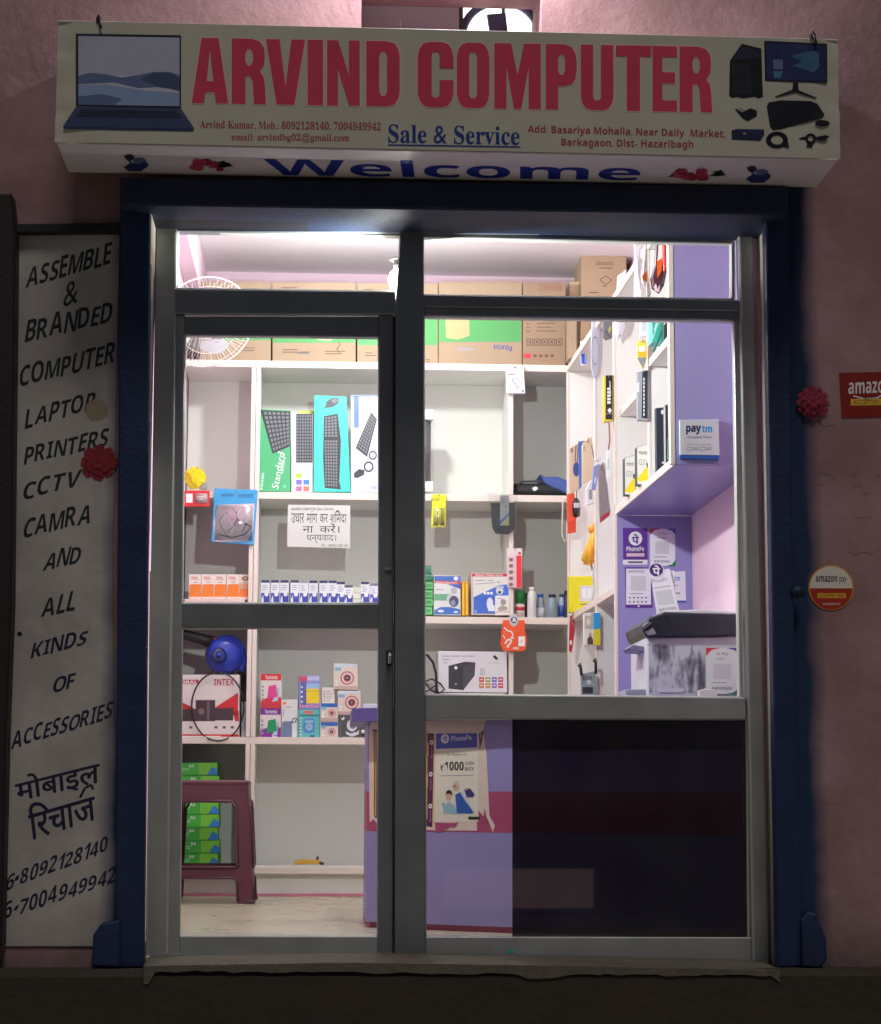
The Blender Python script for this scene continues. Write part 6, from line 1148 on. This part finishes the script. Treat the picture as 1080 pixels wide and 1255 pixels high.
# ------------------------------------------------------------------ niche: payment cards and printer
NY = YU[1] - 0.0125; S = SY(NY - 0.001)
PPU = c_(92, 44, 140); CARDW = c_(232, 230, 236)
def card(name, label, px, base, dec, Y=NY - 0.001, group=None, dep=0.0008):
    b = MB(); b.prism(px, Y, Y + dep, base, 0); dec(b, SY(Y)); return tag(b.build(name), label, 'payment card', group)
def dpp(b, S): b.C(S, 779, 660, 8.3, 8.6, WHITE, 1, 24); b.T(S, 'पे', (774.5, 654.5, 783.5, 666.5), PPU, 2, 0.03); b.T(S, sans('PhonePe'), (768, 669.5, 789.5, 675.5), WHITE, 1); b.R(S, 768, 678, 790, 682, c_(220, 190, 200), 1); b.R(S, 763.6, 686, 793.7, 692, CARDW, 1); b.R(S, 770, 688, 788, 690, DGREY, 2)
card('payment_card', 'purple PhonePe card with white round logo, upper left in the niche', [(763.5, 647), (793.5, 647.5), (794, 692), (764, 692)], PPU, dpp)
def dgg(x0, y0, x1, y1):
    w, h = x1 - x0, y1 - y0
    def f(b, S):
        b.Q(S, [(x0, y0), (x0 + w * .45, y0), (x0 + w * .16, y0 + h * .05), (x0, y0 + h * .18)], c_(206, 60, 70), 1); b.Q(S, [(x1, y0), (x1 - w * .4, y0), (x1 - w * .14, y0 + h * .05), (x1, y0 + h * .16)], c_(50, 70, 160), 1); b.Q(S, [(x1, y1), (x1 - w * .4, y1), (x1 - w * .14, y1 - h * .05), (x1, y1 - h * .16)], c_(30, 130, 80), 1)
        b.T(S, 'G Pay', (x0 + w * .32, y0 + h * .1, x0 + w * .68, y0 + h * .17), c_(90, 90, 100), 1); lines(b, S, x0 + w * .3, y0 + h * .23, w * .4, 1, 2, GREY); b.R(S, x0 + w * .22, y0 + h * .34, x0 + w * .76, y0 + h * .67, c_(206, 206, 206), 1); lines(b, S, x0 + w * .16, y0 + h * .74, w * .66, 1, 2, GREY); b.T(S, sans('ARVIND'), (x0 + w * .16, y0 + h * .84, x0 + w * .78, y0 + h * .9), c_(110, 110, 116), 1)
    return f
card('payment_card', 'white G Pay card with coloured corners at the upper right of the niche', [(796.5, 648), (827.5, 648), (828, 694), (797, 693)], CARDW, dgg(796.5, 648, 828, 694))
def dpq(b, S): b.R(S, 767.5, 697, 798, 741, CARDW, 1); b.R(S, 773, 706, 792, 724, c_(208, 206, 212), 2); b.T(S, sans('ARVIND'), (770, 698.5, 790, 702), GREY, 2); lines(b, S, 772, 727, 20, 1, 2, GREY, 2); [b.R(S, 771 + (i % 5) * 5, 731.5 + (i // 5) * 5, 773 + (i % 5) * 5, 733.5 + (i // 5) * 5, c_(90, 90, 110), 2) for i in range(10)]; b.C(S, 783, 743, 1.6, 1, WHITE, 2, 8)
card('payment_card', 'white PhonePe card with a purple border, lower left in the niche', [(766, 695), (799.5, 695.5), (800, 745), (767, 745)], PPU, dpq)
def dpt(b, S): b.R(S, 822, 736, 841, 738.5, c_(40, 90, 170), 1); b.T(S, sans('paytm'), (819, 706, 833.5, 714), c_(70, 150, 220), 1); lines(b, S, 826, 717, 8, 1, 2, GREY); b.R(S, 827, 726, 834, 728, GREY)
card('payment_card', 'white paytm card with a blue foot half hidden behind the tilted card', [(818, 701), (840, 700), (841, 738.5), (820, 738.5)], CARDW, dpt)
t = thing('payment_stand', 'tilted white PhonePe stand card with a round purple logo leaning by the printer', 'payment card', P(815, 752, 1.05)); b = MB(); Yt = 1.05
b.prism([(797, 700), (821, 697), (836, 762), (807, 764)], Yt, Yt + 0.003, CARDW, 0.001); S = SY(Yt); b.T(S, 'PhonePe', [(799, 710), (817, 707), (818, 712), (800, 715)], c_(130, 120, 150), 1); b.Q(S, [(803, 725), (823, 722), (827, 740), (807, 742)], c_(206, 206, 208), 1); b.T(S, sans('ARVIND'), [(807, 746), (829, 743), (830, 746.5), (808, 749.5)], GREY, 1); b.L(S, [(801, 721), (822, 718)], 1, GREY, 1); b.build('card', t)
b = MB(); b.C(SY(Yt - 0.002), 804.5, 698.5, 9.3, 8.6, WHITE, 0, 28); b.C(SY(Yt - 0.002), 804.5, 698.5, 8.4, 7.8, c_(66, 36, 112), 1, 28); b.T(SY(Yt - 0.002), 'पे', (800, 692.5, 809.5, 705), WHITE, 2, 0.03); b.build('logo_disc', t)
b = MB(); b.box(P(812, 762, Yt + 0.01), P(826, 700, Yt + 0.03) , CARDW, 0.002); b.tube([P(820, 720, Yt + 0.02), P(822, 790, Yt + 0.1)], 0.006, CARDW, 6); b.build('stand_leg', t)
# printer
PY = 0.58; pr = thing('printer', 'grey ink streaked printer with a black scanner lid on the counter', 'printer', (P(850, 850, PY).x, PY + 0.2, CT))
PWH = mat((206, 206, 208), 0.4, var=0.06, scale=10); INK = mat((104, 106, 118), 0.5, var=0.3, scale=30); INKD = mat((64, 66, 80), 0.5, var=0.3, scale=30)
b = MB(); f0 = [P(792.5, 781, PY), P(906.5, 779, PY)]; b.prism3([f0[0], f0[1], Vector((f0[1].x, PY, CT + 0.002)), Vector((f0[0].x, PY, CT + 0.002))], 0.36, PWH, 0.006)
S = SY(PY)
def streaky():
    m = mat((205, 206, 208), 0.4, var=0, k=0.99); m.name = 'ink_streaked'; n = m.node_tree.nodes; L = m.node_tree.links; b_ = n['Principled BSDF']
    tc = n.new('ShaderNodeTexCoord'); mp = n.new('ShaderNodeMapping'); mp.inputs['Scale'].default_value = (1, 1, 0.22); L.new(tc.outputs['Object'], mp.inputs[0])
    n1 = n.new('ShaderNodeTexNoise'); n1.inputs['Scale'].default_value = 34; n1.inputs['Detail'].default_value = 4; n1.inputs['Distortion'].default_value = 0.4; L.new(mp.outputs[0], n1.inputs[0])
    n2 = n.new('ShaderNodeTexNoise'); n2.inputs['Scale'].default_value = 11; n2.inputs['Detail'].default_value = 3; L.new(tc.outputs['Object'], n2.inputs[0])
    ad = n.new('ShaderNodeMath'); L.new(n1.outputs['Fac'], ad.inputs[0]); L.new(n2.outputs['Fac'], ad.inputs[1])
    cr = n.new('ShaderNodeValToRGB'); e = cr.color_ramp.elements
    e[0].position = 0.98; e[0].color = (0.62, 0.63, 0.65, 1); e[1].position = 1.0; e[1].color = (0.3, 0.3, 0.34, 1)
    e[0].position = 0.47; e[1].position = 0.53; e2 = cr.color_ramp.elements.new(0.60); e2.color = (0.09, 0.09, 0.12, 1)
    mm = n.new('ShaderNodeMath'); mm.operation = 'MULTIPLY'; mm.inputs[1].default_value = 0.5; L.new(ad.outputs[0], mm.inputs[0]); L.new(mm.outputs[0], cr.inputs[0]); L.new(cr.outputs[0], b_.inputs['Base Color']); return m
b.Q(S, [(796, 791), (864, 790), (864, 849), (796, 849)], streaky(), 1)
b.L(S, [(793, 790), (905, 789)], 1, c_(160, 160, 164), 8); b.R(S, 807, 844, 838, 848.5, c_(222, 222, 226), 9); b.build('body', pr)
b = MB(); b.prism([(786, 766), (795, 757), (813, 751), (906, 754), (905, 778), (880, 780.5), (793, 781), (789, 775)], PY - 0.015, PY + 0.36, mat((38, 40, 52), 0.3, var=0.15, scale=20), 0.006); b.build('scanner_lid', pr)
b = MB(); b.prism([(787, 768), (795, 761), (800, 764), (790, 772)], PY - 0.03, PY, c_(96, 98, 108), 0.003); b.prism([(791, 774), (800, 768), (805, 777), (795, 779)], PY - 0.024, PY - 0.014, c_(150, 150, 156), 0.002); b.build('hinge', pr)
b = MB(); b.prism([(812, 748.5), (860, 747), (906, 750), (906, 753.5), (813, 751)], PY - 0.01, PY + 0.34, c_(216, 216, 216), 0.003); b.build('lid_cover', pr)
b = MB(); b.prism([(771, 794), (776, 790), (793, 793), (793, 799), (774, 797)], PY + 0.05, PY + 0.2, c_(120, 118, 140), 0.002); b.build('paper_tray', pr)
card('payment_card', 'white G Pay card with red, blue and green corners leaning on the printer front', [(865, 795), (905, 793), (906.5, 851), (866.5, 850)], c_(222, 226, 218), dgg(865.5, 794, 906, 851), PY - 0.02, None, 0.002)
b = MB(); b.prism([(767, 845), (794, 844), (795, 868), (766, 868)], PY + 0.02, PY + 0.18, c_(160, 160, 176), 0.003); tag(b.build('tray_box'), 'flat grey lilac box on the counter left of the printer', 'box')
b = MB(); b.prism([(857, 846), (864, 844), (876, 845), (880, 851), (880, 856), (857, 856)], PY - 0.06, PY - 0.03, c_(232, 228, 216), 0.002); tag(b.build('paper_roll'), 'crumpled white paper scrap in front of the printer', 'paper')
# paytm plate on the purple end panel
YP = YE - 0.026
t = thing('payment_stand', 'grey paytm plate with a blue foot on the tall purple end panel', 'payment plate', P(857, 562, YP)); b = MB(); b.prism([(833, 514.5), (881, 514), (882, 558), (833.5, 557.5)], YP, YP + 0.008, c_(214, 216, 218), 0.001); S = SY(YP)
b.T(S, sans('pay'), (841, 521.5, 859.5, 532.5), c_(26, 34, 84), 1, 0.02); b.T(S, sans('tm'), (860.5, 521.5, 873, 530), c_(40, 160, 226), 1, 0.02); b.T(S, 'Accepted Here', (842, 534, 872.5, 538), c_(90, 96, 110), 1); b.T(S, 'Scan and pay in this valley', (842, 543.5, 872, 546), GREY, 1)
for x in (842, 859): b.L(S, [(x, 548), (x + 6, 548), (x + 6, 552.5), (x, 552.5), (x, 548)], .7, GREY, 1); lines(b, S, x + 7, 548.5, 8, 2, 2, GREY)
b.build('plate', t); b = MB(); b.prism([(833, 558), (882, 558.5), (881.5, 563), (834, 562)], YP - 0.004, YP + 0.014, c_(40, 90, 170), 0.001); b.build('foot', t)
# white booklet on the left end of the counter
b = MB(); p0 = P(445, 867, 0.74); b.box((p0.x, 0.74, CT + 0.001), (p0.x + 0.09, 0.9, CT + 0.016), c_(226, 224, 220), 0.001); tag(b.build('booklet'), 'white booklet lying on the left end of the purple counter', 'booklet')

# ------------------------------------------------------------------ torn poster on the counter front
po = thing('poster', 'torn PhonePe cash back poster pasted on the front of the purple counter', 'poster', CS(540, 1012)); b = MB(); PAP = mat((226, 206, 196), 0.7, var=0.08, scale=12, bump=0.1); S = CS
off_ = 2
b.Q(S, [(452, 893), (456, 882), (490, 884), (596, 882), (592, 896), (594, 908), (596.5, 925), (600, 1000), (607, 1012), (604, 1020), (598, 1004), (592, 1000), (584, 990), (585, 1018), (540, 1018), (500, 1016), (466, 1014), (458, 1004), (453, 1008)], PAP, off_)
MARN = c_(84, 26, 74); GOLD = c_(224, 180, 90)
b.Q(S, [(457, 894), (532, 899), (530, 1014), (459, 1002)], MARN, off_ + 1); 
for x in (458.5, 461, 523.5): b.L(S, [(x, 896), (x - .5, 1000)], 1.2, GOLD, off_ + 2)
b.L(S, [(533, 898), (531.5, 1015)], 1.6, c_(232, 200, 130), off_ + 2)
for i, (x, y) in enumerate(((529, 910), (528, 949), (527.5, 988))): b.C(S, x, y, 2.3, 3, WHITE, off_ + 3, 14); b.C(S, x, y, 1, 1.3, MARN, off_ + 4, 8); b.R(S, x - 5.2, y + 1, x - 3.4, y + 16, c_(220, 170, 130), off_ + 3); b.T(S, 'PhonePe', [(x - 1, y + 19), (x - 1, y + 5), (x + 1, y + 5), (x + 1, y + 19)], c_(196, 150, 190), off_ + 3)
WP = c_(232, 224, 208); PB2 = c_(66, 78, 170)
b.Q(S, [(534, 898), (586, 898), (586.5, 1007), (532.5, 1007)], WP, off_ + 1); b.Q(S, [(534.5, 899), (585, 898.5), (585, 916), (534.5, 918)], PB2, off_ + 2)
b.C(S, 545.5, 905.5, 5, 5.8, WHITE, off_ + 3, 20); b.T(S, 'पे', (542.8, 901, 548.3, 909), PB2, off_ + 4, .03); b.T(S, 'PhonePe', [(553, 902), (578, 900.5), (578, 907), (553, 908.5)], c_(206, 210, 236), off_ + 3, .02)
b.Q(S, [(587, 899), (593, 895), (591, 908), (588, 919)], MARN, off_ + 2); b.L(S, [(589, 899), (589.5, 905)], 1, GOLD, off_ + 3)
b.T(S, sans('Pay · Shopping · Bills'), (548, 923.5, 572, 926.5), c_(120, 100, 100), off_ + 2); b.T(S, '₹', (540, 937, 543.5, 945), BLACK, off_ + 2, .03); b.T(S, sans('1000'), (545, 933.5, 568.5, 944.5), BLACK, off_ + 2, .01); b.T(S, 'CASH', (570, 933.5, 581, 937.5), BLACK, off_ + 2, .01); b.T(S, 'BACK', (570, 940, 581, 944.5), BLACK, off_ + 2, .01); b.L(S, [(540, 951), (581, 950)], .8, GREY, off_ + 2)
SK = c_(216, 176, 150); HR = c_(40, 34, 36); LB = c_(150, 190, 206); DB = c_(36, 90, 170)
b.Q(S, [(543, 997), (544, 987), (550, 983), (556, 986), (560, 993), (560, 998)], LB, off_ + 3); b.Q(S, [(541, 985), (544, 983), (547, 988), (544, 992)], LB, off_ + 4); b.C(S, 550, 977, 3.2, 5, SK, off_ + 4, 14); b.Q(S, [(546, 975), (547, 970), (550, 968), (554, 970), (554.5, 976), (552, 973), (548, 973)], HR, off_ + 5)
b.Q(S, [(557, 998), (558, 976), (562, 971), (568, 971), (575, 985), (581, 997)], c_(206, 214, 226), off_ + 3); b.Q(S, [(560, 997), (558, 974), (564, 971), (570, 981), (581, 996), (578, 997)], DB, off_ + 4); b.C(S, 559, 963, 4, 6, SK, off_ + 5, 14); b.Q(S, [(555, 961), (556, 957), (560, 956), (563, 958), (563, 963), (560, 960)], c_(214, 206, 200), off_ + 6); b.L(S, [(555, 964), (559, 963.5)], .9, HR, off_ + 7)
b.Q(S, [(569, 968), (572, 966), (577, 967), (582, 974), (580, 977), (572, 977)], c_(50, 50, 120), off_ + 4); b.C(S, 571.5, 967, 1.6, 1.8, SK, off_ + 5, 8); b.R(S, 574, 1001, 588, 1004.5, BLACK, off_ + 4)
CR_ = mat((170, 70, 110), 0.6, var=0.06)
b.Q(S, [(533, 1008), (561, 1009), (548, 1016), (540, 1020), (534, 1020)], CR_, off_ + 4); b.Q(S, [(553, 1009), (562, 1008), (556, 1015), (553, 1012)], CR_, off_ + 5); b.Q(S, [(592, 1006), (594, 990), (597, 1005), (596, 1012), (594, 1012)], CR_, off_ + 5)
b.build('paper', po)

# nothing on a shelf stands perfectly square
rng = random.Random(21)
for o in list(bpy.data.objects):
    if o.parent is None and o.type == 'MESH':
        amt = {'ink box': 3.5, 'paper ream': 1.6, 'small carton': 2.0, 'retail box': 3.0, 'camera box': 2.5, 'small box': 3.0, 'carton': 0.35, 'keyboard box': 0.5, 'thin box': 2.0}.get(o.get('category'))
        if amt: o.rotation_euler.z += math.radians(rng.uniform(-amt, amt))
